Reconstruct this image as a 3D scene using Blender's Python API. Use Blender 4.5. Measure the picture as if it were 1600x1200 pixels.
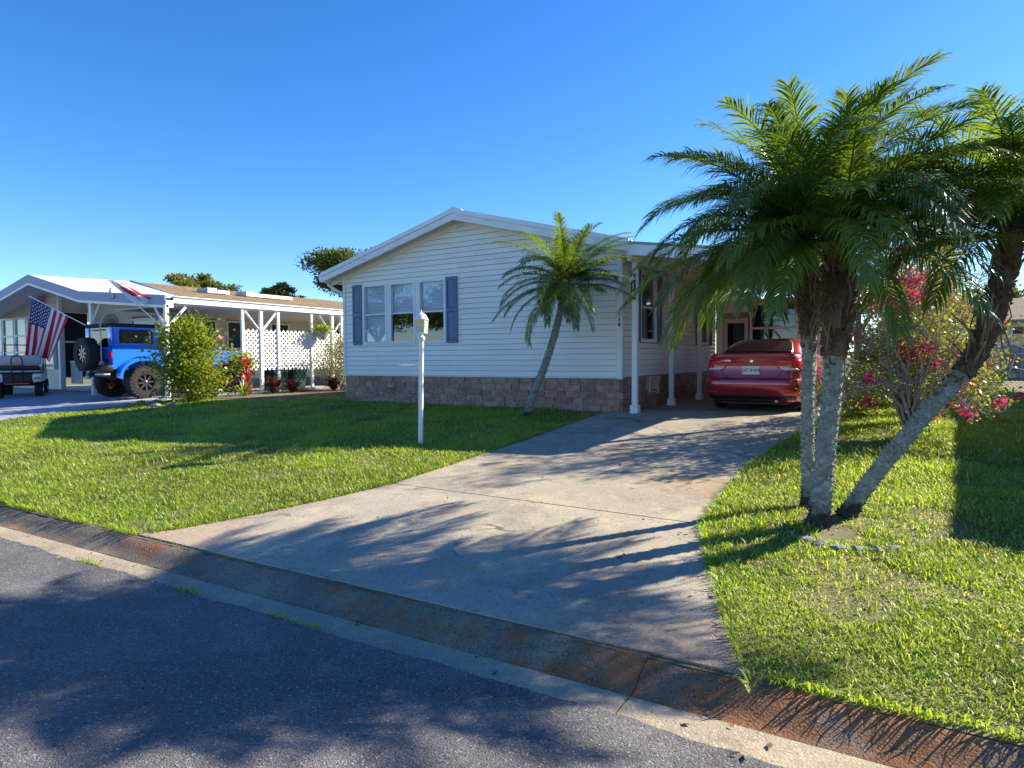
import bpy, bmesh, math, random
import numpy as np
from mathutils import Vector, Matrix

for o in list(bpy.data.objects):
    bpy.data.objects.remove(o)
SC = bpy.context.scene
COL = SC.collection
RAD = math.radians

# ---------------------------------------------------------------- camera
CAM_LOC = Vector((4.692, -11.556, 1.6))
YAW, PITCH, ROLL = RAD(31.76), RAD(2.28), RAD(-0.35)
cam_data = bpy.data.cameras.new('camera')
cam_data.sensor_fit = 'HORIZONTAL'
cam_data.sensor_width = 36.0
cam_data.lens = 22.5
cam_data.clip_start = 0.05
cam_data.clip_end = 3000
cam = bpy.data.objects.new('camera', cam_data)
COL.objects.link(cam)
_f = Vector((-math.sin(YAW) * math.cos(PITCH), math.cos(YAW) * math.cos(PITCH), -math.sin(PITCH)))
_r = Vector((math.cos(YAW), math.sin(YAW), 0))
_u = _r.cross(_f)
_r2 = _r * math.cos(ROLL) + _u * math.sin(ROLL)
_u2 = -_r * math.sin(ROLL) + _u * math.cos(ROLL)
cam.matrix_world = Matrix(((_r2.x, _u2.x, -_f.x, CAM_LOC.x), (_r2.y, _u2.y, -_f.y, CAM_LOC.y),
                           (_r2.z, _u2.z, -_f.z, CAM_LOC.z), (0, 0, 0, 1)))
SC.camera = cam

# ---------------------------------------------------------------- sky and sun
SUN_EL = RAD(31.0)
SUN_DIR = Vector((0.60, 0.80, 0)).normalized()          # horizontal direction towards the sun
to_sun = Vector((SUN_DIR.x * math.cos(SUN_EL), SUN_DIR.y * math.cos(SUN_EL), math.sin(SUN_EL)))
world = bpy.data.worlds.new('World')
SC.world = world
world.use_nodes = True
wn = world.node_tree
wn.nodes.clear()
sky = wn.nodes.new('ShaderNodeTexSky')
sky.sky_type = 'NISHITA'
sky.sun_disc = False
sky.sun_elevation = SUN_EL
sky.sun_rotation = math.atan2(to_sun.x, to_sun.y)
sky.altitude = 0
sky.air_density = 0.9
sky.dust_density = 0.1
sky.ozone_density = 5.0
bg = wn.nodes.new('ShaderNodeBackground')
bg.inputs['Strength'].default_value = 0.100
wo = wn.nodes.new('ShaderNodeOutputWorld')
hs = wn.nodes.new('ShaderNodeHueSaturation')             # the clear, deep winter blue of the photograph
hs.inputs['Hue'].default_value = 0.508
hs.inputs['Saturation'].default_value = 1.23
wn.links.new(sky.outputs[0], hs.inputs['Color'])
wn.links.new(hs.outputs[0], bg.inputs['Color'])
wn.links.new(bg.outputs[0], wo.inputs['Surface'])
sun_data = bpy.data.lights.new('sun', 'SUN')
sun_data.energy = 5.0
sun_data.angle = RAD(0.55)
sun_data.color = (1.0, 0.90, 0.72)
sun = bpy.data.objects.new('sun', sun_data)
COL.objects.link(sun)
sun.location = (20, 30, 25)
sun.rotation_euler = to_sun.to_track_quat('Z', 'Y').to_euler()
SC.view_settings.view_transform = 'Standard'
SC.view_settings.look = 'None'
SC.view_settings.gamma = 1.0
SC.view_settings.use_curve_mapping = False
SC.view_settings.exposure = 1.36
SC.cycles.max_bounces = 8
SC.cycles.transparent_max_bounces = 16
SC.cycles.use_denoising = True

# ---------------------------------------------------------------- materials
def nd(t, kind, **kw):
    n = t.nodes.new(kind)
    for k, v in kw.items():
        setattr(n, k, v)
    return n

def rgb(c):
    return (c[0], c[1], c[2], 1.0)

def M(name, col, rough=0.6, metal=0.0, spec=0.4, col2=None, scale=6.0, mixlo=0.35, mixhi=0.65, detail=6.0,
      bump=0.0, bscale=40.0, var=0.0, transl=0.0, stretch=None, tneutral=False, coat=0.0, spots=None, world=False, hue=0.0):
    m = bpy.data.materials.new(name)
    m.use_nodes = True
    t = m.node_tree
    p = t.nodes['Principled BSDF']
    out = t.nodes['Material Output']
    p.inputs['Roughness'].default_value = rough
    p.inputs['Metallic'].default_value = metal
    p.inputs['Specular IOR Level'].default_value = spec
    p.inputs['Coat Weight'].default_value = coat
    p.inputs['Coat Roughness'].default_value = 0.04
    tc = nd(t, 'ShaderNodeTexCoord')
    if world:
        g = nd(t, 'ShaderNodeNewGeometry')
        vec = g.outputs['Position']
    else:
        vec = tc.outputs['Object']
    if stretch:
        mp = nd(t, 'ShaderNodeMapping')
        mp.inputs['Scale'].default_value = stretch
        t.links.new(vec, mp.inputs['Vector'])
        vec = mp.outputs[0]
    csock = None
    if col2 is not None:
        n = nd(t, 'ShaderNodeTexNoise')
        n.inputs['Scale'].default_value = scale
        n.inputs['Detail'].default_value = detail
        n.inputs['Roughness'].default_value = 0.65
        t.links.new(vec, n.inputs['Vector'])
        mr = nd(t, 'ShaderNodeMapRange')
        mr.inputs['From Min'].default_value = mixlo
        mr.inputs['From Max'].default_value = mixhi
        t.links.new(n.outputs['Fac'], mr.inputs['Value'])
        mx = nd(t, 'ShaderNodeMix', data_type='RGBA')
        mx.inputs[6].default_value = rgb(col)
        mx.inputs[7].default_value = rgb(col2)
        t.links.new(mr.outputs[0], mx.inputs[0])
        csock = mx.outputs[2]
        if spots:
            for (scol, sscale, lo, hi, amt) in spots:
                n2 = nd(t, 'ShaderNodeTexNoise')
                n2.inputs['Scale'].default_value = sscale
                n2.inputs['Detail'].default_value = 5.0
                n2.inputs['Roughness'].default_value = 0.7
                t.links.new(vec, n2.inputs['Vector'])
                r2 = nd(t, 'ShaderNodeMapRange')
                r2.inputs['From Min'].default_value = lo
                r2.inputs['From Max'].default_value = hi
                r2.inputs['To Max'].default_value = amt
                t.links.new(n2.outputs['Fac'], r2.inputs['Value'])
                m2 = nd(t, 'ShaderNodeMix', data_type='RGBA')
                m2.inputs[7].default_value = rgb(scol)
                t.links.new(csock, m2.inputs[6])
                t.links.new(r2.outputs[0], m2.inputs[0])
                csock = m2.outputs[2]
    if var > 0 or hue > 0:
        oi = nd(t, 'ShaderNodeObjectInfo')
        h = nd(t, 'ShaderNodeHueSaturation')
        mr = nd(t, 'ShaderNodeMapRange')
        mr.inputs['To Min'].default_value = 1 - var
        mr.inputs['To Max'].default_value = 1 + var
        t.links.new(oi.outputs['Random'], mr.inputs['Value'])
        t.links.new(mr.outputs[0], h.inputs['Value'])
        if hue > 0:
            mh = nd(t, 'ShaderNodeMath', operation='MULTIPLY_ADD')
            mm = nd(t, 'ShaderNodeMath', operation='FRACT')
            m7 = nd(t, 'ShaderNodeMath', operation='MULTIPLY')
            m7.inputs[1].default_value = 7.31
            t.links.new(oi.outputs['Random'], m7.inputs[0])
            t.links.new(m7.outputs[0], mm.inputs[0])
            mh.inputs[1].default_value = 2 * hue
            mh.inputs[2].default_value = 0.5 - hue
            t.links.new(mm.outputs[0], mh.inputs[0])
            t.links.new(mh.outputs[0], h.inputs['Hue'])
        if csock:
            t.links.new(csock, h.inputs['Color'])
        else:
            h.inputs['Color'].default_value = rgb(col)
        csock = h.outputs[0]
    if csock:
        t.links.new(csock, p.inputs['Base Color'])
    else:
        p.inputs['Base Color'].default_value = rgb(col)
    if bump > 0:
        nb = nd(t, 'ShaderNodeTexNoise')
        nb.inputs['Scale'].default_value = bscale
        nb.inputs['Detail'].default_value = 6.0
        t.links.new(vec, nb.inputs['Vector'])
        b = nd(t, 'ShaderNodeBump')
        b.inputs['Strength'].default_value = bump
        b.inputs['Distance'].default_value = 0.01
        t.links.new(nb.outputs['Fac'], b.inputs['Height'])
        t.links.new(b.outputs[0], p.inputs['Normal'])
    if transl > 0:
        tr = nd(t, 'ShaderNodeBsdfTranslucent')
        if csock:
            gm = nd(t, 'ShaderNodeMix', data_type='RGBA', blend_type='MULTIPLY')
            gm.inputs[0].default_value = 1.0
            gm.inputs[7].default_value = (1.9, 1.7, 0.6, 1)
            t.links.new(csock, gm.inputs[6])
            t.links.new(gm.outputs[2], tr.inputs['Color'])
        else:
            tr.inputs['Color'].default_value = rgb(col) if tneutral else (min(1, col[0] * 1.9), min(1, col[1] * 1.7), col[2] * 0.6, 1)
        ms = nd(t, 'ShaderNodeMixShader')
        ms.inputs[0].default_value = transl
        t.links.new(p.outputs[0], ms.inputs[1])
        t.links.new(tr.outputs[0], ms.inputs[2])
        t.links.new(ms.outputs[0], out.inputs['Surface'])
    return m

def glass_mat(name, tint, rough=0.02, alpha=0.35, spec=0.9):
    """window glass: a glossy coat over a partly see-through pane"""
    m = bpy.data.materials.new(name)
    m.use_nodes = True
    t = m.node_tree
    t.nodes.clear()
    out = nd(t, 'ShaderNodeOutputMaterial')
    gl = nd(t, 'ShaderNodeBsdfGlossy')
    gl.inputs['Color'].default_value = (1, 1, 1, 1)
    gl.inputs['Roughness'].default_value = rough
    tr = nd(t, 'ShaderNodeBsdfTransparent')
    tr.inputs['Color'].default_value = rgb(tint)
    fr = nd(t, 'ShaderNodeFresnel')
    fr.inputs['IOR'].default_value = 1.5 + spec
    ms = nd(t, 'ShaderNodeMixShader')
    ge = nd(t, 'ShaderNodeNewGeometry')                   # only the outer face of a pane mirrors
    inv = nd(t, 'ShaderNodeMath', operation='SUBTRACT')
    inv.inputs[0].default_value = 1.0
    t.links.new(ge.outputs['Backfacing'], inv.inputs[1])
    mu = nd(t, 'ShaderNodeMath', operation='MULTIPLY')
    t.links.new(fr.outputs[0], mu.inputs[0])
    t.links.new(inv.outputs[0], mu.inputs[1])
    t.links.new(mu.outputs[0], ms.inputs[0])
    t.links.new(tr.outputs[0], ms.inputs[1])
    t.links.new(gl.outputs[0], ms.inputs[2])
    t.links.new(ms.outputs[0], out.inputs['Surface'])
    return m

MT = {}
MT['siding'] = M('vinyl_siding', (0.86, 0.83, 0.755), 0.45, col2=(0.82, 0.79, 0.71), scale=1.5, bump=0.06, bscale=60, var=0.025,
                 spots=[((0.50, 0.47, 0.38), 0.9, 0.58, 0.8, 0.35)])
MT['white'] = M('white_paint', (0.80, 0.80, 0.79), 0.4, col2=(0.72, 0.72, 0.70), scale=3, bump=0.03)
MT['white_metal'] = M('white_aluminium', (0.80, 0.81, 0.82), 0.32, col2=(0.70, 0.71, 0.72), scale=2.0, spec=0.5)
MT['off_white'] = M('off_white', (0.70, 0.68, 0.62), 0.5, col2=(0.62, 0.60, 0.54), scale=2.5)
MT['grey_trim'] = M('grey_trim', (0.30, 0.31, 0.33), 0.5)
MT['shutter'] = M('shutter_blue', (0.10, 0.155, 0.25), 0.5, col2=(0.14, 0.20, 0.30), scale=9, bump=0.1)
MT['dark_shutter'] = M('shutter_dark', (0.03, 0.04, 0.06), 0.5)
MT['stone'] = M('skirting_stone', (0.44, 0.265, 0.19), 0.85, col2=(0.27, 0.155, 0.12), scale=9, bump=0.6, bscale=28, var=0.22, hue=0.012,
                spots=[((0.55, 0.42, 0.32), 6.0, 0.52, 0.72, 0.65), ((0.12, 0.08, 0.075), 16.0, 0.54, 0.66, 0.7)])
MT['mortar'] = M('mortar', (0.58, 0.53, 0.47), 0.9, col2=(0.48, 0.44, 0.39), scale=20, bump=0.3)
MT['core'] = M('wall_core', (0.35, 0.33, 0.30), 0.8)
MT['dark'] = M('dark_interior', (0.015, 0.015, 0.018), 0.6)
MT['black'] = M('black_plastic', (0.012, 0.012, 0.014), 0.45)
MT['black_gloss'] = M('black_gloss', (0.01, 0.01, 0.012), 0.12, coat=0.5)
MT['rubber'] = M('tyre_rubber', (0.018, 0.018, 0.019), 0.8, bump=0.3, bscale=60)
MT['chrome'] = M('chrome', (0.75, 0.76, 0.78), 0.15, metal=1.0)
MT['galv'] = M('galvanised', (0.42, 0.43, 0.44), 0.45, metal=0.7, col2=(0.34, 0.35, 0.36), scale=12)
MT['blind'] = M('blind_slat', (0.86, 0.88, 0.90), 0.5)
MT['curtain'] = M('curtain', (0.34, 0.36, 0.38), 0.8)
MT['glass'] = glass_mat('window_glass', (0.90, 0.93, 0.95), 0.012, spec=0.35)
MT['screen'] = glass_mat('screened_glass', (0.34, 0.33, 0.32), 0.02, spec=0.35)
MT['dark_glass'] = glass_mat('tinted_glass', (0.05, 0.05, 0.055), 0.01, spec=0.2)
def speckle(m, layers):
    """aggregate: round cells of other colours scattered through a surface; layers of (colour, cells per metre, share, strength)"""
    t = m.node_tree
    p = t.nodes['Principled BSDF']
    src = p.inputs['Base Color'].links[0].from_socket
    g = nd(t, 'ShaderNodeNewGeometry')
    for (c, sc, share, amt) in layers:
        v = nd(t, 'ShaderNodeTexVoronoi')
        v.inputs['Scale'].default_value = sc
        t.links.new(g.outputs['Position'], v.inputs['Vector'])
        sp = nd(t, 'ShaderNodeSeparateColor')
        t.links.new(v.outputs['Color'], sp.inputs[0])
        lt = nd(t, 'ShaderNodeMath', operation='LESS_THAN')
        lt.inputs[1].default_value = share
        t.links.new(sp.outputs[0], lt.inputs[0])
        dm = nd(t, 'ShaderNodeMath', operation='LESS_THAN')
        dm.inputs[1].default_value = 0.42
        t.links.new(v.outputs['Distance'], dm.inputs[0])
        mu = nd(t, 'ShaderNodeMath', operation='MULTIPLY')
        t.links.new(lt.outputs[0], mu.inputs[0])
        t.links.new(dm.outputs[0], mu.inputs[1])
        m2 = nd(t, 'ShaderNodeMath', operation='MULTIPLY')
        m2.inputs[1].default_value = amt
        t.links.new(mu.outputs[0], m2.inputs[0])
        mx = nd(t, 'ShaderNodeMix', data_type='RGBA')
        mx.inputs[7].default_value = rgb(c)
        t.links.new(src, mx.inputs[6])
        t.links.new(m2.outputs[0], mx.inputs[0])
        src = mx.outputs[2]
    t.links.new(src, p.inputs['Base Color'])
    return m

def cracks(m, scale, width, amt, col, lo=0.5, hi=0.6):
    """thin wandering cracks, only here and there"""
    t = m.node_tree
    p = t.nodes['Principled BSDF']
    src = p.inputs['Base Color'].links[0].from_socket
    g = nd(t, 'ShaderNodeNewGeometry')
    n = nd(t, 'ShaderNodeTexNoise')
    n.inputs['Scale'].default_value = 3.0
    n.inputs['Detail'].default_value = 6.0
    t.links.new(g.outputs['Position'], n.inputs['Vector'])
    ad = nd(t, 'ShaderNodeVectorMath', operation='MULTIPLY_ADD')
    ad.inputs[1].default_value = (.5, .5, .5)
    t.links.new(n.outputs['Color'], ad.inputs[0])
    t.links.new(g.outputs['Position'], ad.inputs[2])
    v = nd(t, 'ShaderNodeTexVoronoi', feature='DISTANCE_TO_EDGE')
    v.inputs['Scale'].default_value = scale
    t.links.new(ad.outputs[0], v.inputs['Vector'])
    lt = nd(t, 'ShaderNodeMath', operation='LESS_THAN')
    lt.inputs[1].default_value = width
    t.links.new(v.outputs['Distance'], lt.inputs[0])
    n2 = nd(t, 'ShaderNodeTexNoise')
    n2.inputs['Scale'].default_value = 0.7
    t.links.new(g.outputs['Position'], n2.inputs['Vector'])
    mr = nd(t, 'ShaderNodeMapRange')
    mr.inputs['From Min'].default_value = lo
    mr.inputs['From Max'].default_value = hi
    mr.inputs['To Max'].default_value = amt
    t.links.new(n2.outputs['Fac'], mr.inputs['Value'])
    mu = nd(t, 'ShaderNodeMath', operation='MULTIPLY')
    t.links.new(lt.outputs[0], mu.inputs[0])
    t.links.new(mr.outputs[0], mu.inputs[1])
    mx = nd(t, 'ShaderNodeMix', data_type='RGBA')
    mx.inputs[7].default_value = rgb(col)
    t.links.new(src, mx.inputs[6])
    t.links.new(mu.outputs[0], mx.inputs[0])
    t.links.new(mx.outputs[2], p.inputs['Base Color'])
    return m
MT['asphalt'] = M('asphalt', (0.150, 0.146, 0.143), 0.85, col2=(0.095, 0.094, 0.096), scale=0.9, bump=1.0, bscale=120, world=True,
                  spots=[((0.25, 0.24, 0.23), 2.4, 0.50, 0.74, 0.55), ((0.06, 0.06, 0.062), 14.0, 0.54, 0.72, 0.5)])
speckle(MT['asphalt'], [((0.040, 0.040, 0.043), 105, 0.34, .8), ((0.30, 0.29, 0.275), 95, 0.20, .8), ((0.42, 0.40, 0.37), 75, 0.035, .7), ((0.03, 0.03, 0.032), 60, 0.10, .7)])
MT['dirt'] = M('lawn_soil', (0.13, 0.125, 0.045), 0.95, col2=(0.19, 0.155, 0.095), scale=3.2, mixlo=0.42, mixhi=0.66, bump=0.8, bscale=45, world=True,
               spots=[((0.055, 0.075, 0.02), 9.0, 0.5, 0.7, 0.7)])
MT['mulch'] = M('mulch', (0.10, 0.045, 0.028), 0.95, col2=(0.20, 0.10, 0.06), scale=22, bump=1.0, bscale=30, world=True)
MT['ndrive'] = M('painted_drive', (0.36, 0.37, 0.42), 0.6, col2=(0.30, 0.31, 0.36), scale=1.2, bump=0.15, world=True)
MT['joint'] = M('joint_filler', (0.035, 0.03, 0.026), 0.95)

def concrete_mat(name, base, base2, rust=0.0, dark=0.5, light=0.55):
    b = base
    return M(name, base, 0.88, col2=base2, scale=1.1, mixlo=0.38, mixhi=0.62, detail=9, bump=0.6, bscale=90, world=True, spec=0.25,
             spots=[((b[0] * 0.50, b[1] * 0.50, b[2] * 0.52), 0.75, 0.50, 0.70, dark),
                    ((b[0] * 1.35, b[1] * 1.28, b[2] * 1.08), 2.1, 0.52, 0.66, light),
                    ((b[0] * 0.45, b[1] * 0.44, b[2] * 0.43), 5.5, 0.57, 0.70, 0.55),
                    ((b[0] * 0.45, b[1] * 0.43, b[2] * 0.42), 45.0, 0.54, 0.66, 0.55),
                    ((min(.7, b[0] * 1.6), min(.66, b[1] * 1.55), min(.6, b[2] * 1.45)), 60.0, 0.62, 0.70, 0.45),
                    ((0.32, 0.15, 0.06), 1.3, 0.58, 0.74, rust)])
MT['concrete'] = concrete_mat('drive_concrete', (0.41, 0.36, 0.275), (0.34, 0.30, 0.24), 0.45, 0.8, 0.6)
MT['gutter_concrete'] = concrete_mat('gutter_concrete', (0.37, 0.315, 0.23), (0.28, 0.24, 0.18), 0.35, 0.5)

def rust_patch(m, cx, cy, r):
    t = m.node_tree
    p = t.nodes['Principled BSDF']
    src = p.inputs['Base Color'].links[0].from_socket
    g = nd(t, 'ShaderNodeNewGeometry')
    d = nd(t, 'ShaderNodeVectorMath', operation='DISTANCE')
    d.inputs[1].default_value = (cx, cy, 0.2)
    t.links.new(g.outputs['Position'], d.inputs[0])
    n = nd(t, 'ShaderNodeTexNoise')
    n.inputs['Scale'].default_value = 4.0
    n.inputs['Detail'].default_value = 7.0
    t.links.new(g.outputs['Position'], n.inputs['Vector'])
    ma = nd(t, 'ShaderNodeMath', operation='MULTIPLY_ADD')
    ma.inputs[1].default_value = -1.6 * r
    t.links.new(n.outputs['Fac'], ma.inputs[0])
    t.links.new(d.outputs['Value'], ma.inputs[2])
    mr = nd(t, 'ShaderNodeMapRange')
    mr.inputs['From Min'].default_value = 0.35 * r
    mr.inputs['From Max'].default_value = -0.35 * r
    mr.inputs['To Max'].default_value = 0.40
    t.links.new(ma.outputs[0], mr.inputs['Value'])
    mx = nd(t, 'ShaderNodeMix', data_type='RGBA')
    mx.inputs[7].default_value = (0.36, 0.20, 0.115, 1)
    t.links.new(src, mx.inputs[6])
    t.links.new(mr.outputs[0], mx.inputs[0])
    t.links.new(mx.outputs[2], p.inputs['Base Color'])
for q_ in ((4.0, -8.45, .8), (3.2, -8.7, .5), (-.6, -8.5, .6), (3.0, -5.0, .6), (2.9, -2.2, .7)):
    rust_patch(MT['concrete'], *q_)
speckle(MT['concrete'], [((0.20, 0.185, 0.16), 85, 0.18, .55), ((0.56, 0.52, 0.44), 70, 0.12, .55), ((0.13, 0.11, 0.09), 42, 0.05, .7)])
cracks(MT['concrete'], 0.55, 0.006, .8, (0.07, 0.06, 0.05), 0.52, 0.62)
speckle(MT['gutter_concrete'], [((0.22, 0.19, 0.15), 75, 0.22, .6), ((0.58, 0.53, 0.44), 65, 0.15, .5)])
def kerb_mat():
    m = concrete_mat('kerb_concrete', (0.25, 0.205, 0.15), (0.15, 0.122, 0.095), 0.15, 0.7, 0.7)
    t = m.node_tree
    p = t.nodes['Principled BSDF']
    link = p.inputs['Base Color'].links[0]
    src = link.from_socket
    g = nd(t, 'ShaderNodeNewGeometry')
    sx = nd(t, 'ShaderNodeSeparateXYZ')
    t.links.new(g.outputs['Position'], sx.inputs[0])
    mr = nd(t, 'ShaderNodeMapRange')                      # iron stain from well water: strong by the palms
    mr.inputs['From Min'].default_value = 1.0
    mr.inputs['From Max'].default_value = 4.0
    mr.inputs['To Min'].default_value = 0.05
    mr.inputs['To Max'].default_value = 0.24
    t.links.new(sx.outputs[0], mr.inputs['Value'])
    n = nd(t, 'ShaderNodeTexNoise')
    n.inputs['Scale'].default_value = 3.5
    n.inputs['Detail'].default_value = 8
    t.links.new(g.outputs['Position'], n.inputs['Vector'])
    ad = nd(t, 'ShaderNodeMath', operation='ADD')
    t.links.new(n.outputs['Fac'], ad.inputs[0])
    t.links.new(mr.outputs[0], ad.inputs[1])
    r2 = nd(t, 'ShaderNodeMapRange')
    r2.inputs['From Min'].default_value = 0.56
    r2.inputs['From Max'].default_value = 0.74
    r2.inputs['To Max'].default_value = 0.85
    t.links.new(ad.outputs[0], r2.inputs['Value'])
    mx = nd(t, 'ShaderNodeMix', data_type='RGBA')
    mx.inputs[7].default_value = (0.27, 0.105, 0.036, 1)
    t.links.new(src, mx.inputs[6])
    t.links.new(r2.outputs[0], mx.inputs[0])
    t.links.new(mx.outputs[2], p.inputs['Base Color'])
    return m
MT['kerb'] = speckle(kerb_mat(), [((0.05, 0.042, 0.035), 80, 0.30, .7), ((0.40, 0.34, 0.26), 95, 0.10, .5)])

def attr_leaf(name, c_lo, c_hi, c_dead, rough=0.5, transl=0.35, spec=0.35):
    """leaf colour from a per-leaf tint value (0 dark green .. 0.8 light green .. 1 dead)"""
    m = bpy.data.materials.new(name)
    m.use_nodes = True
    t = m.node_tree
    p = t.nodes['Principled BSDF']
    out = t.nodes['Material Output']
    a = nd(t, 'ShaderNodeAttribute', attribute_name='tint')
    cr = nd(t, 'ShaderNodeValToRGB')
    e = cr.color_ramp.elements
    e[0].position = 0.0
    e[0].color = rgb(c_lo)
    e[1].position = 1.0
    e[1].color = rgb(c_dead)
    n = e.new(0.72)
    n.color = rgb(c_hi)
    t.links.new(a.outputs['Fac'], cr.inputs['Fac'])
    t.links.new(cr.outputs[0], p.inputs['Base Color'])
    p.inputs['Roughness'].default_value = rough
    p.inputs['Specular IOR Level'].default_value = spec
    tr = nd(t, 'ShaderNodeBsdfTranslucent')
    gm = nd(t, 'ShaderNodeMix', data_type='RGBA', blend_type='MULTIPLY')
    gm.inputs[0].default_value = 1.0
    gm.inputs[7].default_value = (1.2, 1.2, 1.2, 1) if name == 'bract' else (2.0, 1.75, 0.6, 1)
    t.links.new(cr.outputs[0], gm.inputs[6])
    t.links.new(gm.outputs[2], tr.inputs['Color'])
    ms = nd(t, 'ShaderNodeMixShader')
    ms.inputs[0].default_value = transl
    t.links.new(p.outputs[0], ms.inputs[1])
    t.links.new(tr.outputs[0], ms.inputs[2])
    t.links.new(ms.outputs[0], out.inputs['Surface'])
    return m
MT['grass'] = attr_leaf('grass_blade', (0.105, 0.190, 0.02), (0.275, 0.405, 0.05), (0.48, 0.43, 0.25), 0.45, 0.44)
MT['palm_leaf'] = attr_leaf('palm_leaf', (0.040, 0.088, 0.028), (0.135, 0.215, 0.034), (0.48, 0.33, 0.04), 0.32, 0.44, 0.5)
MT['palm_dead'] = attr_leaf('palm_dead', (0.10, 0.065, 0.035), (0.20, 0.135, 0.075), (0.30, 0.22, 0.13), 0.7, 0.15)
MT['tree_leaf'] = attr_leaf('tree_leaf', (0.05, 0.080, 0.022), (0.13, 0.165, 0.04), (0.20, 0.16, 0.05), 0.5, 0.35)
MT['shrub_leaf'] = attr_leaf('shrub_leaf', (0.055, 0.105, 0.016), (0.19, 0.26, 0.026), (0.32, 0.23, 0.05), 0.42, 0.40)
MT['grey_leaf'] = attr_leaf('grey_leaf', (0.12, 0.14, 0.07), (0.26, 0.27, 0.14), (0.36, 0.33, 0.20), 0.6, 0.25)
MT['red_leaf'] = attr_leaf('cordyline_leaf', (0.035, 0.010, 0.014), (0.095, 0.024, 0.026), (0.22, 0.17, 0.11), 0.45, 0.15)
MT['ti_leaf'] = attr_leaf('ti_leaf', (0.25, 0.012, 0.025), (0.55, 0.03, 0.06), (0.5, 0.16, 0.03), 0.35, 0.35)
MT['bract'] = attr_leaf('bract', (0.50, 0.012, 0.10), (0.72, 0.040, 0.19), (0.66, 0.13, 0.14), 0.55, 0.35)
MT['hib_petal'] = M('hibiscus_petal', (0.72, 0.16, 0.18), 0.5, transl=0.3)
MT['bark'] = M('bark', (0.17, 0.14, 0.11), 0.9, col2=(0.09, 0.07, 0.055), scale=14, bump=0.6, bscale=40)
MT['twig'] = M('twig', (0.42, 0.38, 0.32), 0.85, col2=(0.28, 0.24, 0.20), scale=10)
MT['palm_trunk'] = M('palm_trunk', (0.31, 0.32, 0.275), 0.92, col2=(0.20, 0.20, 0.165), scale=14, bump=1.0, bscale=60,
                     spots=[((0.46, 0.50, 0.42), 16.0, 0.52, 0.66, 0.75), ((0.06, 0.05, 0.042), 24.0, 0.56, 0.68, 0.8)])
def foot_mix(m):
    t = m.node_tree
    p = t.nodes['Principled BSDF']
    src = p.inputs['Base Color'].links[0].from_socket
    tc = nd(t, 'ShaderNodeTexCoord')
    sx = nd(t, 'ShaderNodeSeparateXYZ')
    t.links.new(tc.outputs['Object'], sx.inputs[0])
    n = nd(t, 'ShaderNodeTexNoise')
    n.inputs['Scale'].default_value = 11
    n.inputs['Detail'].default_value = 6
    t.links.new(tc.outputs['Object'], n.inputs['Vector'])
    ma = nd(t, 'ShaderNodeMath', operation='MULTIPLY_ADD')
    ma.inputs[1].default_value = -0.30
    t.links.new(n.outputs['Fac'], ma.inputs[0])
    t.links.new(sx.outputs[2], ma.inputs[2])
    mr = nd(t, 'ShaderNodeMapRange')
    mr.inputs['From Min'].default_value = -0.03
    mr.inputs['From Max'].default_value = 0.05
    t.links.new(ma.outputs[0], mr.inputs['Value'])
    mx = nd(t, 'ShaderNodeMix', data_type='RGBA')
    mx.inputs[6].default_value = (0.045, 0.036, 0.030, 1)
    t.links.new(src, mx.inputs[7])
    t.links.new(mr.outputs[0], mx.inputs[0])
    t.links.new(mx.outputs[2], p.inputs['Base Color'])
foot_mix(MT['palm_trunk'])
MT['palm_foot'] = M('palm_trunk_foot', (0.055, 0.042, 0.035), 0.95, col2=(0.13, 0.11, 0.09), scale=18, bump=1.0, bscale=50)
MT['palm_fibre'] = M('palm_fibre', (0.075, 0.045, 0.028), 0.95, col2=(0.17, 0.115, 0.075), scale=20, bump=1.0, bscale=70, stretch=(1, 1, 0.3))
MT['dead_stalk'] = M('dead_stalk', (0.27, 0.21, 0.15), 0.85, col2=(0.17, 0.125, 0.085), scale=16)
MT['petiole'] = M('petiole', (0.16, 0.19, 0.05), 0.45, col2=(0.24, 0.22, 0.07), scale=6)
MT['rock'] = M('grey_rock', (0.26, 0.25, 0.235), 0.9, col2=(0.17, 0.165, 0.155), scale=8, bump=0.8, bscale=25, var=0.2)

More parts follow.
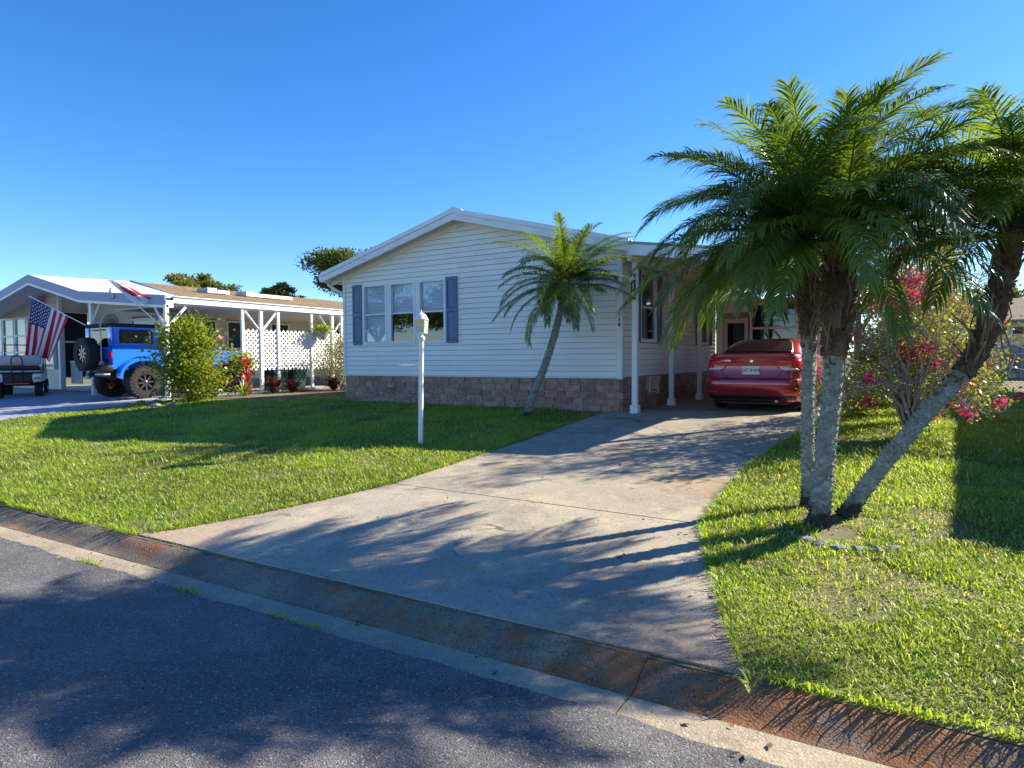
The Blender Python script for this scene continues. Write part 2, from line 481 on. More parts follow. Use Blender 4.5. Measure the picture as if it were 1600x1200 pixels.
# ---------------------------------------------------------------- mesh helpers
class MB:
    def __init__(self):
        self.v = []
        self.f = []
        self.mi = []
        self.cur = 0

    def quad(self, a, b, c, d):
        i = len(self.v)
        self.v += [tuple(a), tuple(b), tuple(c), tuple(d)]
        self.f.append((i, i + 1, i + 2, i + 3))
        self.mi.append(self.cur)

    def poly(self, pts):
        i = len(self.v)
        self.v += [tuple(p) for p in pts]
        self.f.append(tuple(range(i, i + len(pts))))
        self.mi.append(self.cur)

    def mesh(self, vs, fs):
        i = len(self.v)
        self.v += [tuple(p) for p in vs]
        for q in fs:
            self.f.append(tuple(i + k for k in q))
            self.mi.append(self.cur)

    def box(self, x0, x1, y0, y1, z0, z1, mat=None):
        vs = [(x0, y0, z0), (x1, y0, z0), (x1, y1, z0), (x0, y1, z0), (x0, y0, z1), (x1, y0, z1), (x1, y1, z1), (x0, y1, z1)]
        if mat is not None:
            vs = [tuple(mat @ Vector(p)) for p in vs]
        self.mesh(vs, [(0, 3, 2, 1), (4, 5, 6, 7), (0, 1, 5, 4), (1, 2, 6, 5), (2, 3, 7, 6), (3, 0, 4, 7)])

    def bbox(self, x0, x1, y0, y1, z0, z1, b=0.01, mat=None):
        """box with chamfered edges"""
        b = min(b, (x1 - x0) * .45, (y1 - y0) * .45, (z1 - z0) * .45)
        bm = bmesh.new()
        bmesh.ops.create_cube(bm, size=1)
        for q in bm.verts:
            q.co = Vector(((x0 + x1) / 2 + q.co.x * (x1 - x0), (y0 + y1) / 2 + q.co.y * (y1 - y0), (z0 + z1) / 2 + q.co.z * (z1 - z0)))
        bmesh.ops.bevel(bm, geom=bm.edges[:], offset=b, segments=2, affect='EDGES', profile=0.6)
        bm.verts.index_update()
        vs = [tuple(mat @ q.co) if mat is not None else tuple(q.co) for q in bm.verts]
        fs = [tuple(w.index for w in g.verts) for g in bm.faces]
        bm.free()
        self.mesh(vs, fs)

    def prism(self, outline, axis, a, b):
        """extrude a 2-D outline; axis 'x': outline is (y,z); 'y': (x,z); 'z': (x,y)"""
        def P(p, t):
            return (t, p[0], p[1]) if axis == 'x' else (p[0], t, p[1]) if axis == 'y' else (p[0], p[1], t)
        n = len(outline)
        vs = [P(p, a) for p in outline] + [P(p, b) for p in outline]
        fs = [tuple(range(n))[::-1], tuple(range(n, 2 * n))] + [(i, (i + 1) % n, n + (i + 1) % n, n + i) for i in range(n)]
        self.mesh(vs, fs)

    def tube(self, path, r, n=8, cap=True):
        path = [Vector(p) for p in path]
        rr = r if isinstance(r, (list, tuple)) else [r] * len(path)
        rings = []
        ref = None
        for i, p in enumerate(path):
            d = (path[min(i + 1, len(path) - 1)] - path[max(i - 1, 0)])
            d = d.normalized() if d.length > 1e-9 else Vector((0, 0, 1))
            if ref is None:
                ref = Vector((0, 0, 1)) if abs(d.z) < 0.9 else Vector((1, 0, 0))
            a = d.cross(ref)
            a.normalize()
            b = a.cross(d)
            b.normalize()
            ref = b
            rings.append([p + (a * math.cos(2 * math.pi * k / n) + b * math.sin(2 * math.pi * k / n)) * rr[i] for k in range(n)])
        vs = [q for g in rings for q in g]
        fs = []
        for i in range(len(path) - 1):
            for k in range(n):
                k2 = (k + 1) % n
                fs.append((i * n + k, i * n + k2, (i + 1) * n + k2, (i + 1) * n + k))
        if cap:
            fs.append(tuple(range(n))[::-1])
            fs.append(tuple((len(path) - 1) * n + k for k in range(n)))
        self.mesh(vs, fs)

    def lathe(self, prof, n=24, axis='z', c=(0, 0, 0)):
        """prof: list of (radius, height)"""
        c = Vector(c)
        vs = []
        for (r, h) in prof:
            for k in range(n):
                a = 2 * math.pi * k / n
                q = (r * math.cos(a), r * math.sin(a), h)
                if axis == 'x':
                    q = (h, r * math.cos(a), r * math.sin(a))
                elif axis == 'y':
                    q = (r * math.sin(a), h, r * math.cos(a))
                vs.append(c + Vector(q))
        fs = []
        for i in range(len(prof) - 1):
            for k in range(n):
                k2 = (k + 1) % n
                fs.append((i * n + k, i * n + k2, (i + 1) * n + k2, (i + 1) * n + k))
        if prof[0][0] > 1e-6:
            fs.append(tuple(range(n))[::-1])
        if prof[-1][0] > 1e-6:
            fs.append(tuple((len(prof) - 1) * n + k for k in range(n)))
        self.mesh(vs, fs)

    def build(self, name, mats, parent=None, smooth=False, local=False, fix=False):
        if not isinstance(mats, (list, tuple)):
            mats = [mats]
        off = Vector((0, 0, 0))
        if parent is not None and not local:
            q = parent
            while q is not None:
                off += q.location
                q = q.parent
        me = bpy.data.meshes.new(name)
        vs = self.v if off.length == 0 else [(p[0] - off.x, p[1] - off.y, p[2] - off.z) for p in self.v]
        me.from_pydata(vs, [], self.f)
        for m in mats:
            me.materials.append(MT[m] if isinstance(m, str) else m)
        if len(mats) > 1:
            me.polygons.foreach_set('material_index', self.mi)
        if fix:
            bm = bmesh.new()
            bm.from_mesh(me)
            bmesh.ops.remove_doubles(bm, verts=bm.verts, dist=1e-5)
            bmesh.ops.recalc_face_normals(bm, faces=bm.faces)
            bm.to_mesh(me)
            bm.free()
        if smooth:
            me.polygons.foreach_set('use_smooth', [True] * len(me.polygons))
            if smooth != 'all':
                try:
                    me.set_sharp_from_angle(angle=RAD(38))
                except Exception:
                    pass
        me.update()
        o = bpy.data.objects.new(name, me)
        COL.objects.link(o)
        if parent is not None:
            o.parent = parent
        return o

def root(name, loc, label, cat, group=None, rz=0.0):
    o = bpy.data.objects.new(name, None)
    o.empty_display_size = 0.2
    COL.objects.link(o)
    o.location = loc
    o.rotation_euler = (0, 0, rz)
    o['label'] = label
    o['category'] = cat
    if group:
        o['group'] = group
    return o

def tag(o, label, cat, group=None):
    o['label'] = label
    o['category'] = cat
    if group:
        o['group'] = group
    return o

def struct(o, label=None):
    o['kind'] = 'structure'
    if label:
        o['label'] = label
    return o

def leaf_mesh(name, V, F, tint, mat, parent=None, kind=None, smooth=False):
    """mesh from numpy arrays with a per-vertex tint; F may mix tris and quads given as a list of arrays"""
    me = bpy.data.meshes.new(name)
    V = np.asarray(V, dtype=np.float32)
    off = Vector((0, 0, 0))
    q = parent
    while q is not None:
        off += q.location
        q = q.parent
    V = V - np.array(off, dtype=np.float32)
    me.vertices.add(len(V))
    me.vertices.foreach_set('co', V.ravel())
    loops = np.concatenate([f.ravel() for f in F]).astype(np.int32)
    tot = np.concatenate([np.full(len(f), f.shape[1]) for f in F]).astype(np.int32)
    start = np.concatenate([[0], np.cumsum(tot)[:-1]]).astype(np.int32)
    me.loops.add(len(loops))
    me.loops.foreach_set('vertex_index', loops)
    me.polygons.add(len(tot))
    me.polygons.foreach_set('loop_start', start)
    me.polygons.foreach_set('loop_total', tot)
    at = me.attributes.new('tint', 'FLOAT', 'POINT')
    at.data.foreach_set('value', np.asarray(tint, dtype=np.float32))
    if smooth:
        me.polygons.foreach_set('use_smooth', np.ones(len(tot), dtype=bool))
    me.materials.append(MT[mat])
    me.update(calc_edges=True)
    me.validate()
    o = bpy.data.objects.new(name, me)
    COL.objects.link(o)
    if parent is not None:
        o.parent = parent
    if kind:
        o['kind'] = kind
    return o

def leaf_cards(P, D, N, L, W, tint):
    """pointed leaves: P base points, D direction, N approximate normal, L length, W width (numpy)"""
    D = D / np.linalg.norm(D, axis=1, keepdims=True)
    S = np.cross(D, N)
    S /= np.linalg.norm(S, axis=1, keepdims=True) + 1e-9
    N2 = np.cross(S, D)
    L = L[:, None]
    W = W[:, None]
    v0 = P
    v1 = P + D * L * 0.45 + S * W * 0.5 + N2 * L * 0.05
    v2 = P + D * L - N2 * L * 0.08
    v3 = P + D * L * 0.45 - S * W * 0.5 + N2 * L * 0.05
    V = np.stack([v0, v1, v2, v3], 1).reshape(-1, 3)
    n = len(P)
    F = np.arange(n * 4).reshape(n, 4)
    return V, F, np.repeat(tint, 4)

def text_mesh(name, s, size, mat, parent, loc, rot, depth=0.002, local=True, bold=0.0, shear=0.0):
    cu = bpy.data.curves.new(name, 'FONT')
    cu.body = s
    cu.size = size
    cu.extrude = depth
    cu.offset = bold
    cu.shear = shear
    cu.align_x = 'CENTER'
    cu.align_y = 'CENTER'
    tmp = bpy.data.objects.new(name + '_tmp', cu)
    COL.objects.link(tmp)
    dg = bpy.context.evaluated_depsgraph_get()
    me = bpy.data.meshes.new_from_object(tmp.evaluated_get(dg))
    bpy.data.objects.remove(tmp)
    bpy.data.curves.remove(cu)
    me.materials.clear()
    me.materials.append(MT[mat] if isinstance(mat, str) else mat)
    me.transform(Matrix.Translation(Vector(loc)) @ rot.to_4x4())
    o = bpy.data.objects.new(name, me)
    COL.objects.link(o)
    if parent is not None:
        o.parent = parent
        if not local:
            off = Vector((0, 0, 0))
            q = parent
            while q is not None:
                off += q.location
                q = q.parent
            me.transform(Matrix.Translation(-off))
    return o

# ---------------------------------------------------------------- terrain
ZB = 0.545
def ykerb(x):                                   # back edge of the kerb top
    return -8.57 + 0.03 * (x - 1.0)
def zg(x, y):
    return min(ZB, 0.092 + max(0.0, (y - ykerb(x))) * 0.0530)
ykerb_v = lambda X: -8.57 + 0.03 * (X - 1.0)
zg_v = lambda X, Y: np.minimum(ZB, 0.092 + np.maximum(0.0, Y - ykerb_v(X)) * 0.0530)

def ground():
    xs = [-400, -120, -60, -40] + list(np.arange(-30, 20.1, 2.0)) + [30, 60, 120, 400]
    ds = [0.0, 2, 4, 6, 8.0, 8.69, 9.5, 12, 16, 22, 30, 60, 150, 600]
    mb = MB()
    vs = []
    for d in ds:
        for x in xs:
            y = ykerb(x) - 0.02 + d
            vs.append((x, y, zg(x, y)))
    n = len(xs)
    fs = [(j * n + i, j * n + i + 1, (j + 1) * n + i + 1, (j + 1) * n + i) for j in range(len(ds) - 1) for i in range(n - 1)]
    mb.mesh(vs, fs)
    struct(mb.build('lawn', 'dirt'))
    # asphalt road, a touch crowned, its edge ragged where it laps over the gutter
    mb = MB()
    vs = []
    prof = [(-0.445, 0.004), (-0.46, 0.012), (-0.56, 0.013), (-1.6, 0.040), (-3.6, 0.065), (-5.6, 0.03), (-7.0, 0.0)]
    xr = [-400, -60] + list(np.arange(-26, 10.01, 0.05)) + [60, 400]
    re = random.Random(77)
    jit = [0.0]
    for _ in xr:
        jit.append(jit[-1] * .82 + re.uniform(-.012, .012))
    for k, (d, z) in enumerate(prof):
        for x, jj in zip(xr, jit):
            vs.append((x, ykerb(x) + d + (jj if k < 2 else 0), z))
    n = len(xr)
    fs = [((j + 1) * n + i, (j + 1) * n + i + 1, j * n + i + 1, j * n + i) for j in range(len(prof) - 1) for i in range(n - 1)]
    mb.mesh(vs, fs)
    struct(mb.build('road', 'asphalt'))
    mb = MB()                                   # the far verge, behind the photographer
    mb.quad((-400, ykerb(-400) - 600, 0.3), (400, ykerb(400) - 600, 0.3), (400, ykerb(400) - 7.0, 0.02), (-400, ykerb(-400) - 7.0, 0.02))
    struct(mb.build('far_verge', 'dirt'))
    # gutter pan and rolled kerb, cast in lengths
    ks = bpy.data.objects.new('kerb', None)
    COL.objects.link(ks)
    struct(ks)
    gs = bpy.data.objects.new('gutter', None)
    COL.objects.link(gs)
    struct(gs)
    kp = [(-0.252, -0.12), (-0.248, 0.0), (-0.205, 0.011), (-0.160, 0.031), (-0.120, 0.052), (-0.080, 0.071), (-0.040, 0.085), (0.0, 0.093), (0.014, 0.091), (0.014, -0.12)]
    rnd = random.Random(4)
    for k in range(-14, 6):
        x0 = 0.72 + 2.88 * k + 0.0022
        x1 = 0.72 + 2.88 * (k + 1) - 0.0022
        mb = MB()
        N = 24
        dz = rnd.uniform(-0.004, 0.004)
        vs = []
        for i in range(N + 1):
            x = x0 + (x1 - x0) * i / N
            for j, (d, z) in enumerate(kp):
                jit = 0.004 if 0 < j < 8 else 0
                vs.append((x, ykerb(x) + d + rnd.uniform(-jit, jit), z + (dz if z > 0 else 0) + rnd.uniform(-jit, jit)))
        m = len(kp)
        fs = [((i + 1) * m + j, i * m + j, i * m + j + 1, (i + 1) * m + j + 1) for i in range(N) for j in range(m - 1)]
        fs += [tuple(range(m)), tuple(N * m + j for j in range(m))[::-1]]
        mb.mesh(vs, fs)
        o = mb.build('kerb_length', 'kerb', ks, smooth=True)
        mb = MB()
        gp = [(-0.55, -0.10), (-0.53, 0.002), (-0.36, 0.006), (-0.253, 0.0), (-0.253, -0.1)]
        vs = []
        for i in range(N + 1):
            x = x0 + (x1 - x0) * i / N
            for j, (d, z) in enumerate(gp):
                e = rnd.uniform(-0.016, 0.012) if j in (0, 1) else 0
                vs.append((x, ykerb(x) + d + e, z))
        m = len(gp)
        fs = [((i + 1) * m + j, i * m + j, i * m + j + 1, (i + 1) * m + j + 1) for i in range(N) for j in range(m - 1)]
        mb.mesh(vs, fs)
        mb.build('gutter_length', 'gutter_concrete', gs, smooth=True)
    # driveway slabs
    ds_ = bpy.data.objects.new('driveway', None)
    COL.objects.link(ds_)
    struct(ds_)
    LE = [(-8.66, -0.95), (-8.3, -0.72), (-7.75, -0.50), (-7.0, -0.28), (-6.27, -0.12), (-5.0, -0.14), (-3.5, -0.16), (-2.2, -0.22), (-1.30, -0.26), (-0.12, -0.30), (0.0, 0.03), (8.2, 0.03)]
    RE = [(-8.66, 4.12), (-8.3, 3.98), (-7.94, 3.83), (-7.0, 3.48), (-6.27, 3.24), (-5.0, 3.16), (-3.5, 3.14), (-1.5, 3.34), (0.0, 3.45), (8.2, 3.5)]
    def ip(tab, y):
        ys = [a for a, b in tab]
        return float(np.interp(y, ys, [b for a, b in tab]))
    cuts = [-8.66, -6.27, -3.5, -0.62, 2.2, 8.1]
    global DRIVE_L, DRIVE_R
    DRIVE_L, DRIVE_R = LE, RE
    for a, b in zip(cuts[:-1], cuts[1:]):
        a2 = a + 0.009
        b2 = b - 0.009
        ys = sorted(set([a2, b2] + [y for y, _ in LE + RE if a2 < y < b2] + list(np.linspace(a2, b2, 9))))
        mb = MB()
        nx = 14
        vs = []
        rj = [(rnd.uniform(-.012, .012), rnd.uniform(-.012, .012)) for _ in ys]
        for j, y in enumerate(ys):
            for i in range(nx + 1):
                xl, xr_ = ip(LE, y) + rj[j][0], ip(RE, y) + rj[j][1]
                x = xl + (xr_ - xl) * i / nx
                yy = y + 0.0
                if a == cuts[0] and j == 0:
                    yy = ykerb(x) + 0.018
                vs.append((x, yy, zg(x, yy) + 0.012))
        n = nx + 1
        m = len(ys)
        fs = [(j * n + i, j * n + i + 1, (j + 1) * n + i + 1, (j + 1) * n + i) for j in range(m - 1) for i in range(nx)]
        # skirt
        rim = [i for i in range(n)] + [j * n + nx for j in range(1, m)] + [(m - 1) * n + i for i in range(nx - 1, -1, -1)] + [j * n for j in range(m - 2, 0, -1)]
        base = len(vs)
        vs += [(vs[i][0], vs[i][1], vs[i][2] - 0.09) for i in rim]
        K = len(rim)
        fs += [(rim[(i + 1) % K], rim[i], base + i, base + (i + 1) % K) for i in range(K)]
        mb.mesh(vs, fs)
        mb.build('slab', 'concrete', ds_)
        if b < 8:
            xl, xr_ = ip(LE, b) + .02, ip(RE, b) - .02
            mb = MB()
            zj = zg((xl + xr_) / 2, b)
            mb.quad((xl, b - .016, zj + .003), (xr_, b - .016, zj + .003), (xr_, b + .016, zj + .004), (xl, b + .016, zj + .004))
            mb.build('joint_filler', 'joint', ds_)
ground()
# ================================================================ the white house
W = 7.40
BH = 0.665
ZS = ZB + BH                                    # top of the stone skirting
COURSE = 0.114
XR = -3.72                                      # ridge
def z_roof(x):                                  # underside of the roof along the front gable
    return 4.66 - abs(x - XR) * 0.262

HOUSE = root('manufactured_home', (-3.7, 3.5, ZB), 'cream vinyl sided house with stone skirting, blue shutters and a carport', 'house')

FRONT_WIN = [(-6.74, -5.97), (-5.86, -5.09), (-4.97, -4.20)]
WZ0, WZ1 = 1.99, 3.41
SIDE_WIN = [(0.98, 1.93, 1.95, 3.36), (5.30, 6.16, 1.95, 3.36)]

def subtract(iv, cuts):
    out = [iv]
    for a, b in cuts:
        nxt = []
        for p, q in out:
            if b <= p or a >= q:
                nxt.append((p, q))
            else:
                if a > p + 0.02:
                    nxt.append((p, a))
                if b < q - 0.02:
                    nxt.append((b, q))
        out = nxt
    return out

def board_front(x0, x1, z0, z1, clip=True):
    """one lap board on the front wall; ends follow the rake"""
    mb = MB()
    def xl(z):
        return max(x0, XR - (4.66 - z) / 0.262) if clip else x0
    def xr(z):
        return min(x1, XR + (4.66 - z) / 0.262) if clip else x1
    a0, b0, a1, b1 = xl(z0), xr(z0), xl(z1), xr(z1)
    if b1 - a1 < 0.02:
        return
    zz = z0 + 0.0055 + (math.sin(x0 * 7.7 + z0 * 31) * .0012)   # the lap leaves a dark slot below each board
    jj = .0022 * math.sin(x0 * 5.1 + z0 * 17)
    mb.quad((a0, -0.026 + jj, zz), (b0, -0.026 - jj, zz), (b1, -0.003, z1), (a1, -0.003, z1))
    mb.quad((a0, 0.02, zz), (b0, 0.02, zz), (b0, -0.026, zz), (a0, -0.026, zz))
    mb.quad((a0, 0.02, zz), (a0, -0.026, zz), (a1, -0.003, z1), (a1, 0.02, z1))
    mb.quad((b0, -0.026, zz), (b0, 0.02, zz), (b1, 0.02, z1), (b1, -0.003, z1))
    mb.build('siding_board', 'siding', FW)

def board_side(y0, y1, z0, z1, xw=0.0, par=None):
    mb = MB()
    zz = z0 + 0.0055
    mb.quad((xw + 0.026, y0, zz), (xw + 0.026, y1, zz), (xw + 0.003, y1, z1), (xw + 0.003, y0, z1))
    mb.quad((xw - 0.02, y0, zz), (xw - 0.02, y1, zz), (xw + 0.026, y1, zz), (xw + 0.026, y0, zz))
    mb.build('siding_board', 'siding', par)

# wall cores (the boards are sub-parts of their wall)
mb = MB()
mb.prism([(-W + .02, ZB + 0.02), (-0.02, ZB + 0.02), (-0.02, 3.62), (XR, 4.62), (-W + .02, 3.62)], 'y', 0.13, 0.20)
FW = mb.build('front_wall', 'core', HOUSE)
mb = MB()
mb.box(-0.20, -0.13, 0.2, 15.0, ZB, 3.60)
SW = mb.build('side_wall', 'core', HOUSE)
mb = MB()
mb.box(-W, -W + 0.1, 0.02, 15.0, ZB, 3.62)
mb.build('far_side_wall', 'siding', HOUSE)
mb = MB()
mb.prism([(-W, ZB), (-0.02, ZB), (-0.02, 3.6), (XR, 4.6), (-W, 3.6)], 'y', 14.9, 15.0)
mb.build('back_wall', 'siding', HOUSE)
k = 0
z = ZS + 0.012
while z < 4.62:
    z1 = min(z + COURSE, 4.655)
    cuts = [(a - 0.02, b + 0.02) for a, b in FRONT_WIN] if (z + COURSE * .5 > WZ0 and z + COURSE * .5 < WZ1) else []
    for a, b in subtract((-W + 0.03, -0.05), cuts):
        if b - a > 0.05:
            sx = -W + 0.9 + (k * 1.37) % 2.9       # panels come in 3.7 m lengths, the laps staggered
            segs = [(a, b)]
            for c_ in (sx, sx + 3.66):
                if a + .3 < c_ < b - .3:
                    segs = [s_ for s_ in segs if not (s_[0] < c_ < s_[1])] + [p_ for s_ in segs if s_[0] < c_ < s_[1] for p_ in ((s_[0], c_), (c_ + .002, s_[1]))]
            for (p_, q_) in segs:
                board_front(p_, q_, z, z1)
    k += 1
    z += COURSE
z = ZS + 0.012
while z < 3.5:
    cuts = [(a - 0.02, b + 0.02) for a, b, c, d in SIDE_WIN if c < z + COURSE * .5 < d]
    for a, b in subtract((0.05, 7.0), cuts):
        board_side(a, b, z, z + COURSE, 0.0, SW)
    z += COURSE
# dark backing inside the openings so the wall reads as thick
# skirting stones -------------------------------------------------
mb = MB()
mb.box(-W + 0.01, -0.01, 0.012, 0.12, ZB - 0.1, ZS)
SK = mb.build('skirting', 'mortar', HOUSE)
mb = MB()
mb.box(-0.12, -0.012, 0.12, 7.0, ZB - 0.1, ZS)
SKS = mb.build('skirting', 'mortar', HOUSE)
rnd = random.Random(11)
def stone_box(a, b, z0, z1, side=False, par=None):
    g = 0.007
    d = rnd.uniform(0.006, 0.022)
    j = lambda s=0.006: rnd.uniform(-s, s)
    f = [(a + g + j(), z0 + g + j()), (b - g + j(), z0 + g + j()), (b - g + j(), z1 - g + j()), (a + g + j(), z1 - g + j())]
    bk = [(a + g * .4, z0 + g * .4), (b - g * .4, z0 + g * .4), (b - g * .4, z1 - g * .4), (a + g * .4, z1 - g * .4)]
    c = ((a + b) / 2 + j(.03), (z0 + z1) / 2 + j(.01))
    def P(p, dd):
        return (dd, p[0], p[1]) if side else (p[0], -dd, p[1])
    mb = MB()
    vs = [P(p, -0.014) for p in bk] + [P(p, d + j(.004)) for p in f] + [P(c, d + 0.006)]
    o = [(4, 5, 8), (5, 6, 8), (6, 7, 8), (7, 4, 8), (0, 1, 5, 4), (1, 2, 6, 5), (2, 3, 7, 6), (3, 0, 4, 7)]
    mb.mesh(vs, o)
    mb.build('stone', 'stone', par, fix=True)
def stones(a, b, side, par, skip=None):
    rows = [0.0, 0.13, 0.255, 0.385, 0.52, BH - 0.012]
    occupied = [[] for _ in range(5)]
    # some double-height blocks
    x = a + rnd.uniform(.3, .7)
    while x < b - 0.5:
        r = rnd.choice([0, 1, 2, 3])
        w = rnd.uniform(.16, .26)
        occupied[r].append((x, x + w))
        occupied[r + 1].append((x, x + w))
        if not (skip and x + w > skip[0] and x < skip[1] and ZB + rows[r + 2] > skip[2]):
            stone_box(x, x + w, ZB + rows[r], ZB + rows[r + 2], side, par)
        x += rnd.uniform(.7, 1.4)
    for r in range(5):
        for p, q in subtract((a, b), occupied[r]):
            x = p
            while x < q - 1e-4:
                w = rnd.uniform(.17, .42)
                if q - (x + w) < 0.16:
                    w = q - x
                if not (skip and x + w > skip[0] and x < skip[1] and ZB + rows[r + 1] > skip[2]):
                    stone_box(x, x + w, ZB + rows[r], ZB + rows[r + 1], side, par)
                x += w
stones(-W, 0.0, False, SK)
stones(0.01, 6.9, True, SKS, skip=(1.53, 2.14, 0.85))
# vent in the side skirting
mb = MB()
for a, b, c, d in ((1.55, 2.12, 0.86, 0.895), (1.55, 2.12, 1.165, 1.2), (1.55, 1.585, 0.897, 1.163), (2.085, 2.12, 0.897, 1.163)):
    mb.box(0.0, 0.03, a, b, c, d)
VENT = mb.build('skirting_vent', 'off_white', HOUSE)
for i in range(6):
    z = 0.915 + i * 0.042
    mb = MB()
    mb.prism([(0.004, z + .03), (0.024, z), (0.028, z + .004), (0.008, z + .034)], 'y', 1.588, 2.082)
    mb.build('slat', 'off_white', VENT)
mb = MB()
mb.box(-0.011, 0.0015, 1.586, 2.084, 0.897, 1.163)
mb.build('vent_back', 'dark', VENT)
# starter strip and corner trims
mb = MB()
mb.box(-W, 0.034, -0.032, 0.0, ZS - 0.01, ZS + 0.012)
mb.build('starter_strip', 'white', HOUSE)
mb = MB()
mb.bbox(-0.062, 0.036, -0.04, 0.05, ZS - 0.02, 3.66, 0.006)
CT = mb.build('corner_trim', 'white', HOUSE)
mb = MB()
mb.bbox(-W - 0.03, -W + 0.05, -0.04, 0.05, ZS - 0.02, 3.62, 0.006)
mb.build('corner_trim', 'white', HOUSE)
MT['digit_black'] = M('digit_black', (0.02, 0.02, 0.025), 0.5)
MT['digit_white'] = M('digit_white', (0.82, 0.82, 0.80), 0.5)
RX = Matrix.Rotation(RAD(90), 3, 'X')            # text facing -Y
for i, ch in enumerate('618'):
    text_mesh('house_number_digit', ch, 0.10, 'digit_black', CT, (-0.016, -0.042, 2.42 - i * 0.092), RX, 0.003, local=False, bold=0.004)

# windows ---------------------------------------------------------
def win_front(x0, x1, z0, z1, y=0.0, par=HOUSE, left_blind=False, low='screen'):
    w = MB()
    fw = 0.042
    for a, b, c, d in ((x0 - .02, x1 + .02, z0 - .03, z0 + fw), (x0 - .02, x1 + .02, z1 - fw, z1 + .02), (x0 - .02, x0 + fw, z0 + fw, z1 - fw), (x1 - fw, x1 + .02, z0 + fw, z1 - fw)):
        w.box(a, b, y - 0.044, y + 0.13, c, d)
    win = w.build('window', 'white', par)
    zm = (z0 + z1) / 2 - 0.01
    def pc(name, mat, x_0, x_1, y_0, y_1, z_0, z_1):
        q = MB()
        q.box(x_0, x_1, y_0, y_1, z_0, z_1)
        return q.build(name, mat, win)
    pc('meeting_rail', 'white', x0 + fw + .001, x1 - fw - .001, y - 0.012, y + .035, zm - .018, zm + .018)
    pc('pane', 'glass', x0 + fw + .001, x1 - fw - .001, y + 0.022, y + 0.027, zm + .019, z1 - fw - .001)
    pc('pane', low, x0 + fw + .001, x1 - fw - .001, y + 0.004, y + 0.009, z0 + fw + .001, zm - .019)
    q = MB()
    n = int((z1 - z0 - 2 * fw) / 0.034)
    for i in range(n):
        zz = z0 + fw + 0.012 + i * 0.034
        if zz + .03 > z1 - fw:
            break
        q.quad((x0 + fw + .006, y + .055, zz), (x1 - fw - .006, y + .055, zz), (x1 - fw - .006, y + .072, zz + .031), (x0 + fw + .006, y + .072, zz + .031))
    q.build('blind', 'blind', win)
    pc('backing', 'curtain', x0 + fw, x1 - fw, y + .10, y + .12, z0 + fw, z1 - fw)
    return win
for i, (a, b) in enumerate(FRONT_WIN):
    win_front(a, b, WZ0, WZ1, low='glass' if i == 0 else 'screen')
# white mullion covers between the three windows
for a, b in ((-5.945, -5.885), (-5.065, -4.995)):
    mb = MB()
    mb.box(a, b, -0.04, 0.02, WZ0 - .03, WZ1 + .02)
    mb.build('mullion', 'white', HOUSE)

def shutter_front(x0, x1, z0, z1, y=-0.028, par=HOUSE):
    s = MB()
    t = 0.03
    st = 0.045
    zm = (z0 + z1) / 2
    for a, b, c, d in ((x0, x0 + st, z0, z1), (x1 - st, x1, z0, z1), (x0 + st, x1 - st, z0, z0 + .06), (x0 + st, x1 - st, z1 - .06, z1), (x0 + st, x1 - st, zm - .04, zm + .04)):
        s.box(a, b, y - t, y, c, d)
    sh = s.build('shutter', 'shutter', par)
    for c, d in ((z0 + .062, zm - .042), (zm + .042, z1 - .062)):
        q = MB()
        xa, xb = x0 + st + .002, x1 - st - .002
        f = 0.028
        vs = [(xa, y - .010, c), (xb, y - .010, c), (xb, y - .010, d), (xa, y - .010, d), (xa + f, y - .024, c + f), (xb - f, y - .024, c + f), (xb - f, y - .024, d - f), (xa + f, y - .024, d - f)]
        q.mesh(vs, [(4, 5, 6, 7), (0, 1, 5, 4), (1, 2, 6, 5), (2, 3, 7, 6), (3, 0, 4, 7)])
        q.build('shutter_panel', 'shutter', sh)
shutter_front(-7.08, -6.775, WZ0 - .03, WZ1 + .03)
shutter_front(-4.165, -3.86, WZ0 - .03, WZ1 + .03)

def win_side(y0, y1, z0, z1, x=0.0):
    w = MB()
    fw = 0.042
    for a, b, c, d in ((y0 - .02, y1 + .02, z0 - .03, z0 + fw), (y0 - .02, y1 + .02, z1 - fw, z1 + .02), (y0 - .02, y0 + fw, z0 + fw, z1 - fw), (y1 - fw, y1 + .02, z0 + fw, z1 - fw)):
        w.box(x - 0.13, x + 0.044, a, b, c, d)
    win = w.build('window', 'white', HOUSE)
    zm = (z0 + z1) / 2
    def pc(name, mat, x_0, x_1, y_0, y_1, z_0, z_1):
        q = MB()
        q.box(x_0, x_1, y_0, y_1, z_0, z_1)
        return q.build(name, mat, win)
    pc('meeting_rail', 'white', x - .03, x + .012, y0 + fw + .001, y1 - fw - .001, zm - .018, zm + .018)
    pc('pane', 'screen', x - .027, x - .022, y0 + fw + .001, y1 - fw - .001, zm + .019, z1 - fw - .001)
    pc('pane', 'screen', x - .009, x - .004, y0 + fw + .001, y1 - fw - .001, z0 + fw + .001, zm - .019)
    q = MB()
    for i in range(int((z1 - z0) / 0.034) - 3):
        zz = z0 + fw + .012 + i * .034
        q.quad((x - .055, y0 + fw + .006, zz), (x - .055, y1 - fw - .006, zz), (x - .072, y1 - fw - .006, zz + .031), (x - .072, y0 + fw + .006, zz + .031))
    q.build('blind', 'curtain', win)
    pc('backing', 'dark', x - .12, x - .10, y0 + fw, y1 - fw, z0 + fw, z1 - fw)
for a, b, c, d in SIDE_WIN:
    win_side(a, b, c, d)
